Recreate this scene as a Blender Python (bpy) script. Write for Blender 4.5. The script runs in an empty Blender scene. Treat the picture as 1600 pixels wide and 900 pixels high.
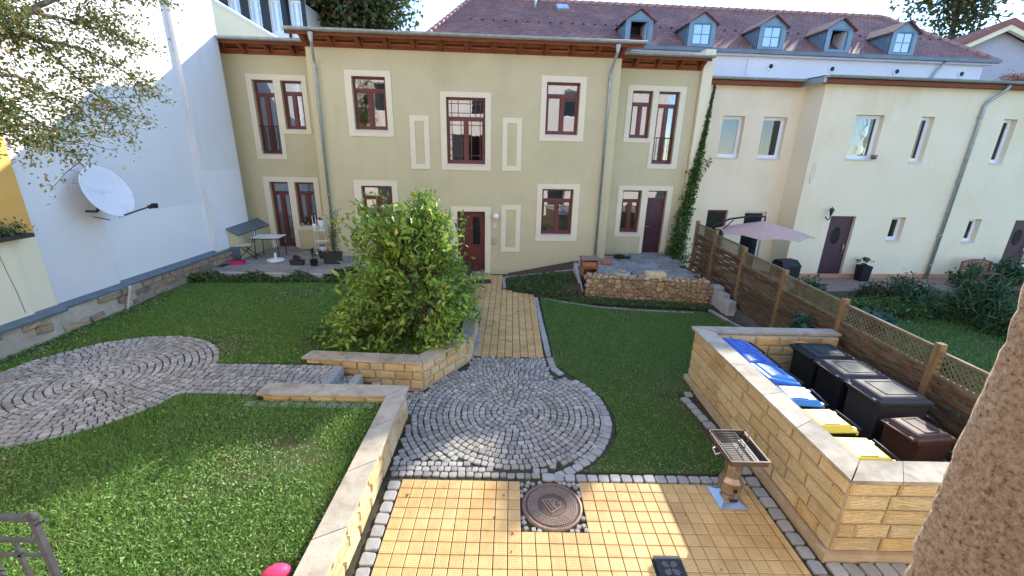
import bpy, math, random
import numpy as np
from mathutils import Vector, Matrix
random.seed(7); RNG = np.random.default_rng(7)
S = bpy.context.scene; C = S.collection
R = math.radians
# ------------------------------------------------------------------ camera
cam = bpy.data.objects.new('camera', bpy.data.cameras.new('camera')); C.objects.link(cam); S.camera = cam
CAM = Vector((1.3095, -4.3639, 3.997))
YAW, PITCH, ROLL, FOC = 0.007167, 0.311382, 0.0233115, 656.612
def cam_axes():
    cy, sy, cp, sp = math.cos(YAW), math.sin(YAW), math.cos(PITCH), math.sin(PITCH)
    f = Vector((sy*cp, cy*cp, -sp)); r = Vector((cy, -sy, 0)); u = r.cross(f)
    cr, sr = math.cos(ROLL), math.sin(ROLL)
    return (cr*r+sr*u, -sr*r+cr*u, f)
_r, _u, _f = cam_axes()
m = Matrix((( _r.x, _u.x, -_f.x, CAM.x), (_r.y, _u.y, -_f.y, CAM.y), (_r.z, _u.z, -_f.z, CAM.z), (0, 0, 0, 1)))
cam.matrix_world = m
cam.data.sensor_width = 36; cam.data.lens = 36*FOC/1600; cam.data.clip_start = 0.02; cam.data.clip_end = 2000
# ------------------------------------------------------------------ world and sun
SUN = Vector((2.6, 3.03, 1.92)).normalized()
EL = math.asin(SUN.z); AZ = math.atan2(SUN.x, SUN.y)
W = bpy.data.worlds.new('World'); S.world = W; W.use_nodes = True
nt = W.node_tree; N = nt.nodes; L = nt.links
bg = N['Background']; sky = N.new('ShaderNodeTexSky'); sky.sky_type = 'NISHITA'; sky.sun_disc = False
sky.sun_elevation = EL; sky.sun_rotation = AZ; sky.air_density = 1.0; sky.dust_density = 0.0; sky.ozone_density = 4.2
tc = N.new('ShaderNodeTexCoord'); mp = N.new('ShaderNodeMapping'); mp.inputs['Scale'].default_value = (1, 1, 2.6); mp.inputs['Location'].default_value = (0.9, 0.4, 0.2)
nz = N.new('ShaderNodeTexNoise'); nz.inputs['Scale'].default_value = 2.3; nz.inputs['Detail'].default_value = 7; nz.inputs['Roughness'].default_value = .52
cr_ = N.new('ShaderNodeValToRGB'); cr_.color_ramp.elements[0].position = .62; cr_.color_ramp.elements[1].position = .78
mx = N.new('ShaderNodeMix'); mx.data_type = 'RGBA'; mx.inputs['B'].default_value = (5.6, 5.9, 6.2, 1)
L.new(tc.outputs['Generated'], mp.inputs[0]); L.new(mp.outputs[0], nz.inputs['Vector']); L.new(nz.outputs['Fac'], cr_.inputs[0])
L.new(sky.outputs[0], mx.inputs['A']); L.new(cr_.outputs[0], mx.inputs['Factor']); L.new(mx.outputs['Result'], bg.inputs['Color'])
bg.inputs['Strength'].default_value = 0.15
sun = bpy.data.objects.new('sun', bpy.data.lights.new('sun', 'SUN')); C.objects.link(sun)
sun.data.energy = 2.6; sun.data.angle = R(.55); sun.data.color = (1, .92, .79)
sun.rotation_euler = (-SUN).to_track_quat('-Z', 'Y').to_euler(); sun.location = (20, 20, 30)
S.view_settings.view_transform = 'Standard'; S.view_settings.look = 'None'; S.view_settings.exposure = 1.98; S.view_settings.gamma = 1
S.render.engine = 'CYCLES'
# ------------------------------------------------------------------ materials
MC = {}
def mat(name, cols, rough=.8, scale=8., detail=5, bump=0., bscale=None, rnd=0., metal=0., spec=.3, stretch=None, island=False, trans=0., rcols=None, coat=0., dist=.0, wear=None, coord='Object', dirt=None):
    """cols: colours mixed by noise; rnd: brightness spread per object/island; rcols: colours picked at random per object/island"""
    if name in MC: return MC[name]
    M = bpy.data.materials.new(name); M.use_nodes = True; MC[name] = M
    n = M.node_tree.nodes; l = M.node_tree.links; b = n['Principled BSDF']
    b.inputs['Roughness'].default_value = rough; b.inputs['Metallic'].default_value = metal
    b.inputs['Specular IOR Level'].default_value = spec
    if coat: b.inputs['Coat Weight'].default_value = coat
    t = n.new('ShaderNodeTexCoord'); mpn = n.new('ShaderNodeMapping'); l.new(t.outputs[coord], mpn.inputs[0])
    if stretch: mpn.inputs['Scale'].default_value = stretch
    oi = n.new('ShaderNodeObjectInfo'); rv = oi.outputs['Random']
    if island:
        g = n.new('ShaderNodeNewGeometry'); a = n.new('ShaderNodeMath'); a.operation = 'ADD'; l.new(oi.outputs['Random'], a.inputs[0]); l.new(g.outputs['Random Per Island'], a.inputs[1])
        fr = n.new('ShaderNodeMath'); fr.operation = 'FRACT'; l.new(a.outputs[0], fr.inputs[0]); rv = fr.outputs[0]
    # shift the noise per object
    off = n.new('ShaderNodeVectorMath'); off.operation = 'ADD'; sc = n.new('ShaderNodeMath'); sc.operation = 'MULTIPLY'; sc.inputs[1].default_value = 37
    l.new(rv, sc.inputs[0]); l.new(mpn.outputs[0], off.inputs[0])
    if rnd or rcols: l.new(sc.outputs[0], off.inputs[1])
    z = n.new('ShaderNodeTexNoise'); z.inputs['Scale'].default_value = scale; z.inputs['Detail'].default_value = detail; z.inputs['Roughness'].default_value = .6; z.inputs['Distortion'].default_value = dist
    l.new(off.outputs[0], z.inputs['Vector'])
    rp = n.new('ShaderNodeValToRGB'); e = rp.color_ramp.elements
    k = len(cols)
    if k == 1: cols = [cols[0], cols[0]]; k = 2
    e[0].position = .32; e[1].position = .68
    e[0].color = (*cols[0], 1); e[1].color = (*cols[-1], 1)
    for i in range(1, k-1):
        q = e.new(.32+.36*i/(k-1)); q.color = (*cols[i], 1)
    l.new(z.outputs['Fac'], rp.inputs[0]); out = rp.outputs[0]
    if rcols:
        r2 = n.new('ShaderNodeValToRGB'); r2.color_ramp.interpolation = 'LINEAR'; e2 = r2.color_ramp.elements
        e2[0].color = (*rcols[0], 1); e2[1].color = (*rcols[-1], 1)
        for i in range(1, len(rcols)-1):
            q = e2.new(i/(len(rcols)-1)); q.color = (*rcols[i], 1)
        l.new(rv, r2.inputs[0]); mm = n.new('ShaderNodeMix'); mm.data_type = 'RGBA'; mm.blend_type = 'MULTIPLY'; mm.inputs['Factor'].default_value = 1
        l.new(out, mm.inputs['A']); l.new(r2.outputs[0], mm.inputs['B']); out = mm.outputs['Result']
    if rnd:
        mr = n.new('ShaderNodeMapRange'); mr.inputs['To Min'].default_value = 1-rnd; mr.inputs['To Max'].default_value = 1+rnd
        fr2 = n.new('ShaderNodeMath'); fr2.operation = 'MULTIPLY'; fr2.inputs[1].default_value = 7.31; fr3 = n.new('ShaderNodeMath'); fr3.operation = 'FRACT'
        l.new(rv, fr2.inputs[0]); l.new(fr2.outputs[0], fr3.inputs[0]); l.new(fr3.outputs[0], mr.inputs['Value'])
        vm = n.new('ShaderNodeVectorMath'); vm.operation = 'SCALE'; l.new(out, vm.inputs[0]); l.new(mr.outputs[0], vm.inputs['Scale']); out = vm.outputs[0]
    if wear:   # (colour, scale, threshold, softness) large stains
        z3 = n.new('ShaderNodeTexNoise'); z3.inputs['Scale'].default_value = wear[1]; z3.inputs['Detail'].default_value = 8; z3.inputs['Roughness'].default_value = .65; l.new(mpn.outputs[0], z3.inputs['Vector'])
        r3 = n.new('ShaderNodeValToRGB'); r3.color_ramp.elements[0].position = wear[2]; r3.color_ramp.elements[1].position = wear[2]+wear[3]
        l.new(z3.outputs['Fac'], r3.inputs[0]); m3 = n.new('ShaderNodeMix'); m3.data_type = 'RGBA'; l.new(r3.outputs[0], m3.inputs['Factor']); l.new(out, m3.inputs['A']); m3.inputs['B'].default_value = (*wear[0], 1); out = m3.outputs['Result']
    for dd in (dirt or ()):   # stains laid over neighbouring pieces alike: (multiplier colour, scale xyz, threshold, softness)
        gp_ = n.new('ShaderNodeNewGeometry'); mg = n.new('ShaderNodeMapping'); mg.inputs['Scale'].default_value = dd[1]; l.new(gp_.outputs['Position'], mg.inputs[0])
        zd = n.new('ShaderNodeTexNoise'); zd.inputs['Scale'].default_value = 1; zd.inputs['Detail'].default_value = 9; zd.inputs['Roughness'].default_value = .62; l.new(mg.outputs[0], zd.inputs['Vector'])
        rd = n.new('ShaderNodeValToRGB'); rd.color_ramp.elements[0].position = dd[2]; rd.color_ramp.elements[1].position = dd[2]+dd[3]; l.new(zd.outputs['Fac'], rd.inputs[0])
        md = n.new('ShaderNodeMix'); md.data_type = 'RGBA'; md.blend_type = 'MULTIPLY'; md.inputs['B'].default_value = (*dd[0], 1); l.new(rd.outputs[0], md.inputs['Factor']); l.new(out, md.inputs['A']); out = md.outputs['Result']
    l.new(out, b.inputs['Base Color'])
    if bump:
        z2 = n.new('ShaderNodeTexNoise'); z2.inputs['Scale'].default_value = bscale or scale*4; z2.inputs['Detail'].default_value = 6; l.new(off.outputs[0], z2.inputs['Vector'])
        bp = n.new('ShaderNodeBump'); bp.inputs['Strength'].default_value = 1; bp.inputs['Distance'].default_value = bump; l.new(z2.outputs['Fac'], bp.inputs['Height']); l.new(bp.outputs[0], b.inputs['Normal'])
    if trans:
        o = n['Material Output']; tr = n.new('ShaderNodeBsdfTranslucent'); ms = n.new('ShaderNodeMixShader'); ms.inputs[0].default_value = trans
        l.new(out, tr.inputs['Color']); l.new(b.outputs[0], ms.inputs[1]); l.new(tr.outputs[0], ms.inputs[2]); l.new(ms.outputs[0], o.inputs['Surface'])
    return M
def glassmat(name='window_glass', refl=.20, tint=(.75, .8, .82), wob=.00012):
    if name in MC: return MC[name]
    M = bpy.data.materials.new(name); M.use_nodes = True; MC[name] = M
    n = M.node_tree.nodes; l = M.node_tree.links; n.remove(n['Principled BSDF'])
    t = n.new('ShaderNodeBsdfTransparent'); t.inputs[0].default_value = (*tint, 1); g = n.new('ShaderNodeBsdfGlossy'); g.inputs['Roughness'].default_value = .015; g.inputs['Color'].default_value = (.95, .95, 1, 1)
    f = n.new('ShaderNodeFresnel'); f.inputs[0].default_value = 1.5; a = n.new('ShaderNodeMath'); a.operation = 'ADD'; a.inputs[1].default_value = refl-.06; a.use_clamp = True
    z = n.new('ShaderNodeTexNoise'); z.inputs['Scale'].default_value = 2.2; tc = n.new('ShaderNodeTexCoord'); bp = n.new('ShaderNodeBump'); bp.inputs['Distance'].default_value = wob*12
    l.new(tc.outputs['Object'], z.inputs['Vector']); l.new(z.outputs['Fac'], bp.inputs['Height']); l.new(bp.outputs[0], g.inputs['Normal'])
    l.new(f.outputs[0], a.inputs[0]); m_ = n.new('ShaderNodeMixShader'); l.new(a.outputs[0], m_.inputs[0]); l.new(t.outputs[0], m_.inputs[1]); l.new(g.outputs[0], m_.inputs[2]); l.new(m_.outputs[0], n['Material Output'].inputs[0])
    return M
def tool_mark(M, dist=.012, scale=22):
    """diagonal chisel marks on the sandstone, on top of its own noise"""
    n = M.node_tree.nodes; l = M.node_tree.links; b = n['Principled BSDF']
    t = n.new('ShaderNodeTexCoord'); oi = n.new('ShaderNodeObjectInfo'); mp = n.new('ShaderNodeVectorRotate'); mp.rotation_type = 'Y_AXIS'
    mr = n.new('ShaderNodeMapRange'); mr.inputs['To Min'].default_value = -.9; mr.inputs['To Max'].default_value = .9; l.new(oi.outputs['Random'], mr.inputs['Value']); l.new(mr.outputs[0], mp.inputs['Angle'])
    w = n.new('ShaderNodeTexWave'); w.inputs['Scale'].default_value = scale/10; w.inputs['Distortion'].default_value = 5; w.inputs['Detail'].default_value = 3; w.inputs['Detail Scale'].default_value = 2; w.bands_direction = 'Z'
    sv = n.new('ShaderNodeVectorMath'); sv.operation = 'MULTIPLY'; sv.inputs[1].default_value = (.5, 1, .9)
    l.new(t.outputs['Object'], sv.inputs[0]); l.new(sv.outputs[0], mp.inputs['Vector']); l.new(mp.outputs[0], w.inputs['Vector'])
    bp = n.new('ShaderNodeBump'); bp.inputs['Distance'].default_value = dist
    l.new(w.outputs['Fac'], bp.inputs['Height'])
    old = b.inputs['Normal'].links
    if old: l.new(old[0].from_socket, bp.inputs['Normal'])
    l.new(bp.outputs[0], b.inputs['Normal'])
plaster_green = mat('green_plaster', [(.585, .53, .325), (.61, .555, .345)], .9, 1.3, 6, .002, 130, dirt=[((.93, .92, .89), (2.2, 2.2, .25), .52, .25), ((.90, .90, .88), (.5, .5, .5), .48, .2)])
cream = mat('cream_trim_paint', [(.76, .70, .51), (.80, .74, .56)], .85, 3, 4, .0006, 120)
plaster_cream = mat('cream_plaster', [(.82, .71, .50), (.85, .75, .55)], .9, .8, 6, .002, 120, dirt=[((.90, .86, .76), (.5, .5, .4), .48, .25), ((.94, .92, .89), (2.5, 2.5, .25), .55, .22)])
plaster_white = mat('white_wall_plaster', [(.73, .725, .715), (.77, .765, .755)], .9, .7, 7, .002, 90, wear=((.69, .69, .69), .4, .52, .3), dirt=[((.80, .80, .80), (1.8, 1.8, .25), .56, .2), ((.55, .52, .48), (3.5, 3.5, 3.5), .72, .04)])
plaster_patch = mat('fresh_white_paint', [(.80, .80, .795), (.83, .83, .825)], .9, 1.5, 6, .001, 90, dirt=[((.45, .4, .36), (3.2, 3.2, 3.2), .71, .02)])
plaster_orange = mat('orange_plaster', [(.72, .40, .10), (.78, .47, .16)], .9, 1.2, 6, .001, 100)
plaster_yellow = mat('pale_yellow_plaster', [(.80, .72, .50), (.84, .77, .56)], .9, 1.2, 6, .001, 100)
plaster_pink = mat('pale_pink_plaster', [(.80, .70, .61), (.84, .74, .66)], .9, .8, 6, .001, 100)
band_white = mat('white_band_plaster', [(.74, .72, .74), (.79, .77, .78)], .9, .8, 6, .001, 100)
red_wood = mat('wine_red_wood', [(.105, .022, .022), (.15, .032, .03)], .42, 6, 4, .0004, 60, spec=.5)
dark_door = mat('dark_maroon_door', [(.05, .018, .03), (.075, .025, .04)], .45, 5, 4, spec=.5)
white_pvc = mat('white_window_plastic', [(.82, .83, .84), (.86, .87, .88)], .35, 3)
sill_m = mat('pale_sill_metal', [(.62, .6, .6), (.7, .68, .67)], .4, 5)
zinc = mat('weathered_zinc', [(.30, .34, .34), (.42, .46, .45)], .45, 6, 6, metal=.55, spec=.5)
zinc_blue = mat('blue_grey_zinc', [(.14, .21, .27), (.2, .28, .34)], .45, 4, 6, metal=.3, spec=.5)
flash = mat('slate_grey_flashing', [(.13, .17, .20), (.18, .22, .26)], .5, 3, 5, metal=.3)
rafter_m = mat('red_brown_timber', [(.17, .048, .022), (.25, .075, .032)], .65, 5, 6, .001, 40, stretch=(3, 1, 3), rnd=.12)
board_m = mat('orange_brown_boards', [(.33, .10, .035), (.43, .145, .055)], .6, 6, 6, .001, 40, stretch=(.6, 6, 6), rnd=.15)
granite = mat('grey_granite', [(.22, .218, .21), (.36, .355, .34), (.50, .49, .47)], .85, 30, 8, .0035, 45, rcols=[(1.0, 1.0, .98), (.68, .68, .7), (1.12, 1.12, 1.08), (.85, .86, .88), (1.2, 1.19, 1.15)], rnd=.14, island=True, dirt=[((.82, .8, .72), (1.1, 1.1, 1.1), .45, .25), ((.7, .74, .55), (2.6, 2.6, 2.6), .6, .12)])
granite_big = mat('pale_granite_kerb', [(.26, .26, .265), (.35, .35, .345), (.42, .415, .40)], .85, 22, 8, .004, 35, rnd=.15, island=True)
joint = mat('dark_joint_sand', [(.025, .022, .018), (.055, .048, .038), (.045, .065, .02)], .95, 9, 8, .004, 60, dirt=[((.9, 1.5, .5), (1.6, 1.6, 1.6), .55, .1)])
soil = mat('brown_soil', [(.055, .036, .024), (.11, .075, .05)], .95, 9, 8, .012, 30)
lawn_soil = mat('lawn_ground', [(.035, .06, .015), (.05, .085, .02), (.10, .08, .045)], .95, 2.2, 8, .01, 60, wear=((.11, .075, .045), 1.3, .54, .08))
capm = mat('grey_sandstone_cap', [(.37, .325, .255), (.48, .43, .345)], .8, 7, 8, .003, 60, rnd=.1, wear=((.22, .20, .175), 3.0, .52, .25), dirt=[((.72, .7, .66), (2.5, 2.5, 2.5), .5, .15)])
sand = mat('yellow_sandstone', [(.55, .415, .22), (.63, .50, .29), (.70, .59, .385)], .85, 9, 7, .004, 45, rcols=[(1, .98, .95), (1.05, 1.05, 1.02), (1.0, .88, .68), (1.02, 1.04, 1.05), (.93, .86, .74), (1.08, 1.06, 1.0)], rnd=.1, dirt=[((.78, .74, .64), (1.5, 1.5, 1.2), .5, .2), ((.62, .62, .5), (2.2, 2.2, 3.5), .62, .1)])
tool_mark(sand, .006)
mortar = mat('grey_mortar', [(.36, .32, .25), (.45, .41, .33)], .95, 12, 6, .003, 50)
rubble = mat('rubble_stone', [(.20, .16, .12), (.36, .29, .21), (.44, .38, .3)], .95, 4, 8, .01, 22, rcols=[(1, 1, 1), (1.1, .92, .75), (.75, .75, .75), (1.2, 1.15, 1.05)], rnd=.15, island=True)
render_old = mat('old_flaking_render', [(.40, .34, .26), (.55, .5, .42)], .95, 3.5, 8, .008, 14, wear=((.36, .16, .1), 1.4, .63, .08))
gstone = mat('gabion_stone', [(.36, .25, .15), (.46, .35, .23), (.52, .44, .33)], .9, 7, 7, .004, 30, rcols=[(1, .95, .85), (1.1, 1.05, 1.0), (.75, .62, .5), (1.15, 1.1, 1.0), (.9, .75, .55)], rnd=.2)
slabm = mat('grey_slate_slab', [(.17, .175, .18), (.28, .275, .27), (.37, .36, .34)], .75, 5, 7, .002, 40, rnd=.22)
terr_m = mat('weathered_terrace_slab', [(.22, .20, .175), (.32, .29, .25)], .85, 5, 7, .003, 40, rnd=.12)
concrete = mat('pale_concrete', [(.34, .34, .33), (.45, .44, .42)], .9, 6, 7, .002, 50)
wood_f = mat('weathered_fence_wood', [(.085, .052, .034), (.15, .098, .066), (.22, .155, .11)], .75, 5, 7, .002, 30, stretch=(.6, 5, 6), rnd=.3)
wood_p = mat('tan_post_wood', [(.20, .125, .06), (.31, .20, .105)], .75, 5, 6, .002, 30, stretch=(4, 4, .6), rnd=.1)
wood_l = mat('greenish_lattice_wood', [(.15, .115, .065), (.24, .19, .11)], .75, 6, 6)
steel = mat('stainless_steel', [(.5, .5, .49), (.62, .61, .6)], .3, 8, 5, metal=.9)
steel_rust = mat('heat_stained_steel', [(.27, .18, .11), (.38, .33, .28), (.20, .12, .08)], .38, 5, 7, metal=.75, wear=((.55, .52, .5), 4, .56, .1))
iron = mat('cast_iron_brown', [(.17, .115, .09), (.27, .19, .15)], .55, 20, 6, .001, 90, metal=.5)
iron_black = mat('black_iron', [(.012, .013, .015), (.03, .03, .032)], .5, 12)
galv = mat('grey_painted_steel', [(.035, .037, .042), (.055, .058, .065)], .65, 9, spec=.2)
tile_roof = None
plas = lambda nm, c, ro=.3: mat(nm, [tuple(x*.88 for x in c), c], ro+.14, 5, 5, .0008, 30, spec=.3, dirt=[((.8, .78, .75), (6, 6, 6), .5, .2)])
white_pl = plas('white_plastic', (.78, .78, .76)); black_pl = plas('black_plastic', (.014, .016, .02), .42); grey_pl = plas('anthracite_plastic', (.045, .045, .052), .45)
blue_pl = plas('blue_plastic', (.03, .13, .55), .28); lblue_pl = plas('faded_blue_plastic', (.06, .25, .68), .25); yellow_pl = plas('yellow_plastic', (.80, .62, .06), .25); brown_pl = plas('brown_plastic', (.085, .04, .028), .42)
pink_pl = plas('pink_plastic', (.75, .05, .16), .4); magenta_pl = plas('magenta_plastic', (.65, .03, .2), .5); orange_pl = plas('orange_label', (.75, .25, .06), .5)
card = mat('brown_cardboard', [(.36, .22, .13), (.42, .27, .17)], .9, 6); terracotta = mat('terracotta', [(.38, .15, .08), (.5, .22, .13)], .85, 7)
glass = glassmat(); glass_s = glassmat('still_glass', .10, (.6, .66, .7))
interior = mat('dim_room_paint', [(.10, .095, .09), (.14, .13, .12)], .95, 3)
curtain_m = mat('pale_curtain', [(.66, .66, .64), (.75, .75, .73)], .95, 6, trans=.2)
bark = mat('grey_brown_bark', [(.07, .055, .045), (.15, .125, .105)], .9, 12, 7, .006, 40, stretch=(1, 1, .3))
def leafm(name, cols, trans=.35, rough=.45, rnd=.25):
    return mat(name, [(1, 1, 1)], rough, 3, 2, island=True, rcols=cols, rnd=rnd, trans=trans, spec=.4)
leaf_shrub = leafm('magnolia_leaf', [(.11, .22, .04), (.18, .34, .06), (.15, .28, .05), (.31, .45, .07), (.23, .39, .065), (.50, .54, .10), (.19, .35, .065), (.16, .31, .055)])
leaf_dark = leafm('dark_tree_leaf', [(.03, .06, .018), (.05, .09, .025), (.10, .09, .03), (.05, .075, .02), (.13, .075, .035)], .3)
leaf_autumn = leafm('autumn_leaf', [(.06, .12, .035), (.10, .16, .045), (.15, .18, .05), (.22, .18, .06), (.12, .17, .05), (.27, .22, .07)], .35)
leaf_ivy = leafm('ivy_leaf', [(.045, .10, .02), (.08, .16, .03), (.06, .13, .025), (.11, .2, .045)], .2)
leaf_cover = leafm('groundcover_leaf', [(.04, .09, .02), (.065, .14, .03), (.09, .17, .045), (.13, .15, .06)], .2)
leaf_garden = leafm('garden_plant_leaf', [(.04, .09, .035), (.06, .13, .05), (.09, .17, .08), (.05, .1, .04)], .25)
leaf_weed = leafm('lawn_weed_leaf', [(.11, .25, .05), (.18, .35, .075), (.23, .41, .11), (.31, .43, .18), (.15, .3, .06), (.42, .48, .2)], .3, .5)
grass_r = leafm('fine_lawn_blade', [(.075, .2, .04), (.11, .27, .055), (.14, .31, .07), (.09, .23, .05), (.25, .28, .11)], .25, .6)
grass_l = leafm('rough_lawn_blade', [(.09, .22, .035), (.145, .32, .05), (.2, .37, .07), (.12, .27, .045), (.3, .31, .12)], .3, .6)
leaf_red = leafm('red_sedum_leaf', [(.42, .13, .06), (.5, .2, .1), (.3, .12, .06)], .2)
heather_m = leafm('heather_leaf', [(.22, .03, .05), (.12, .05, .03), (.3, .06, .08)], .2)
flower_o = leafm('orange_petal', [(.75, .2, .02), (.85, .42, .03)], .2)
leaf_blue = leafm('blue_green_leaf', [(.05, .12, .10), (.07, .15, .13)], .25)

def roof_mat():
    M = bpy.data.materials.new('red_roof_tiles'); M.use_nodes = True; n = M.node_tree.nodes; l = M.node_tree.links; b = n['Principled BSDF']; b.inputs['Roughness'].default_value = .8
    t = n.new('ShaderNodeTexCoord'); br = n.new('ShaderNodeTexBrick'); br.inputs['Scale'].default_value = 1; br.inputs['Brick Width'].default_value = .18; br.inputs['Row Height'].default_value = .16; br.inputs['Mortar Size'].default_value = .012; br.inputs['Mortar Smooth'].default_value = .6
    br.inputs['Color1'].default_value = (.28, .105, .07, 1); br.inputs['Color2'].default_value = (.38, .165, .115, 1); br.inputs['Mortar'].default_value = (.13, .055, .04, 1); br.inputs['Bias'].default_value = -.1
    l.new(t.outputs['UV'], br.inputs['Vector'])
    z = n.new('ShaderNodeTexNoise'); z.inputs['Scale'].default_value = .9; z.inputs['Detail'].default_value = 8; l.new(t.outputs['UV'], z.inputs['Vector'])
    rp = n.new('ShaderNodeValToRGB'); rp.color_ramp.elements[0].position = .35; rp.color_ramp.elements[1].position = .7; rp.color_ramp.elements[0].color = (.75, .72, .78, 1); rp.color_ramp.elements[1].color = (1.25, 1.15, 1.1, 1)
    l.new(z.outputs['Fac'], rp.inputs[0]); mm = n.new('ShaderNodeMix'); mm.data_type = 'RGBA'; mm.blend_type = 'MULTIPLY'; mm.inputs['Factor'].default_value = 1
    l.new(br.outputs['Color'], mm.inputs['A']); l.new(rp.outputs[0], mm.inputs['B']); l.new(mm.outputs['Result'], b.inputs['Base Color'])
    # each course tilts: saw-tooth height along the slope
    sp = n.new('ShaderNodeSeparateXYZ'); l.new(t.outputs['UV'], sp.inputs[0]); md = n.new('ShaderNodeMath'); md.operation = 'FRACT'; dv = n.new('ShaderNodeMath'); dv.operation = 'DIVIDE'; dv.inputs[1].default_value = .16
    l.new(sp.outputs['Y'], dv.inputs[0]); l.new(dv.outputs[0], md.inputs[0]); iv = n.new('ShaderNodeMath'); iv.operation = 'SUBTRACT'; iv.inputs[0].default_value = 1; l.new(md.outputs[0], iv.inputs[1])
    ad = n.new('ShaderNodeMath'); ad.operation = 'SUBTRACT'; l.new(iv.outputs[0], ad.inputs[0]); l.new(br.outputs['Fac'], ad.inputs[1])
    bp = n.new('ShaderNodeBump'); bp.inputs['Distance'].default_value = .018; l.new(ad.outputs[0], bp.inputs['Height']); l.new(bp.outputs[0], b.inputs['Normal'])
    return M
tile_roof = roof_mat()
def tile_mat():
    M = mat('yellow_clay_tile', [(.60, .425, .19), (.66, .48, .235)], .62, 9, 5, .0006, 120, rcols=[(1, 1, 1), (1.06, 1.04, 1.0), (.94, .9, .84), (1.0, .93, .9)], rnd=.07, spec=.35, dirt=[((.80, .74, .66), (1.3, 1.3, 1.3), .47, .22), ((.72, .68, .62), (5, 5, 5), .62, .12)])
    n = M.node_tree.nodes; l = M.node_tree.links; b = n['Principled BSDF']
    t = n.new('ShaderNodeTexCoord'); s = n.new('ShaderNodeSeparateXYZ'); l.new(t.outputs['Object'], s.inputs[0])
    def mth(op, a, bb=None):
        q = n.new('ShaderNodeMath'); q.operation = op
        for i, v in enumerate((a, bb)):
            if v is None: continue
            if isinstance(v, (int, float)): q.inputs[i].default_value = v
            else: l.new(v, q.inputs[i])
        return q.outputs[0]
    mxx = mth('MAXIMUM', mth('ABSOLUTE', s.outputs['X']), mth('ABSOLUTE', s.outputs['Y']))
    mnn = mth('MINIMUM', mth('ABSOLUTE', s.outputs['X']), mth('ABSOLUTE', s.outputs['Y']))
    fr = mth('FRACT', mth('MULTIPLY', mxx, 46)); g = mth('LESS_THAN', mth('ABSOLUTE', mth('SUBTRACT', fr, .5)), .13)
    cr = mth('LESS_THAN', mnn, .0022)
    gg = g
    bp = n.new('ShaderNodeBump'); bp.inputs['Distance'].default_value = .004; bp.invert = True; l.new(gg, bp.inputs['Height'])
    l.new(b.inputs['Normal'].links[0].from_socket, bp.inputs['Normal']); l.new(bp.outputs[0], b.inputs['Normal'])
    o = b.inputs['Base Color'].links[0].from_socket; mm = n.new('ShaderNodeMix'); mm.data_type = 'RGBA'; mm.blend_type = 'MULTIPLY'; mm.inputs['B'].default_value = (.78, .69, .55, 1)
    l.new(gg, mm.inputs['Factor']); l.new(o, mm.inputs['A']); l.new(mm.outputs['Result'], b.inputs['Base Color'])
    return M
tilem = tile_mat()
tile_plain = mat('yellow_clay_paver', [(.52, .34, .15), (.58, .40, .19)], .7, 9, 5, .001, 120, rcols=[(1, 1, 1), (1.05, 1.03, 1.0), (.92, .88, .82)], rnd=.08, dirt=[((.82, .76, .68), (1.1, 1.1, 1.1), .47, .22), ((.7, .66, .6), (5, 5, 5), .64, .12)])
def jamb_mat():
    M = bpy.data.materials.new('rough_brown_render'); M.use_nodes = True; n = M.node_tree.nodes; l = M.node_tree.links; b = n['Principled BSDF']; b.inputs['Roughness'].default_value = .95
    t = n.new('ShaderNodeTexCoord'); z = n.new('ShaderNodeTexNoise'); z.inputs['Scale'].default_value = 210; z.inputs['Detail'].default_value = 10; z.inputs['Roughness'].default_value = .78
    l.new(t.outputs['Object'], z.inputs['Vector']); rp = n.new('ShaderNodeValToRGB'); e = rp.color_ramp.elements; e[0].position = .40; e[0].position = .36; e[0].color = (.17, .09, .055, 1); e[1].position = .60; e[1].color = (.86, .70, .53, 1); q = e.new(.46); q.color = (.60, .44, .30, 1)
    l.new(z.outputs['Fac'], rp.inputs[0]); v = n.new('ShaderNodeTexVoronoi'); v.inputs['Scale'].default_value = 130; l.new(t.outputs['Object'], v.inputs['Vector'])
    z2 = n.new('ShaderNodeTexNoise'); z2.inputs['Scale'].default_value = 60; z2.inputs['Detail'].default_value = 4; l.new(t.outputs['Object'], z2.inputs['Vector']); r2 = n.new('ShaderNodeValToRGB'); r2.color_ramp.elements[0].position = .66; r2.color_ramp.elements[1].position = .72
    l.new(z2.outputs['Fac'], r2.inputs[0]); mm = n.new('ShaderNodeMix'); mm.data_type = 'RGBA'; l.new(r2.outputs[0], mm.inputs['Factor']); l.new(rp.outputs[0], mm.inputs['A']); mm.inputs['B'].default_value = (.11, .045, .03, 1)
    l.new(mm.outputs['Result'], b.inputs['Base Color'])
    a = n.new('ShaderNodeMath'); a.operation = 'ADD'; l.new(z.outputs['Fac'], a.inputs[0]); l.new(v.outputs['Distance'], a.inputs[1])
    bp = n.new('ShaderNodeBump'); bp.inputs['Distance'].default_value = .004; l.new(a.outputs[0], bp.inputs['Height']); l.new(bp.outputs[0], b.inputs['Normal'])
    return M
jamb = jamb_mat()
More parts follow.
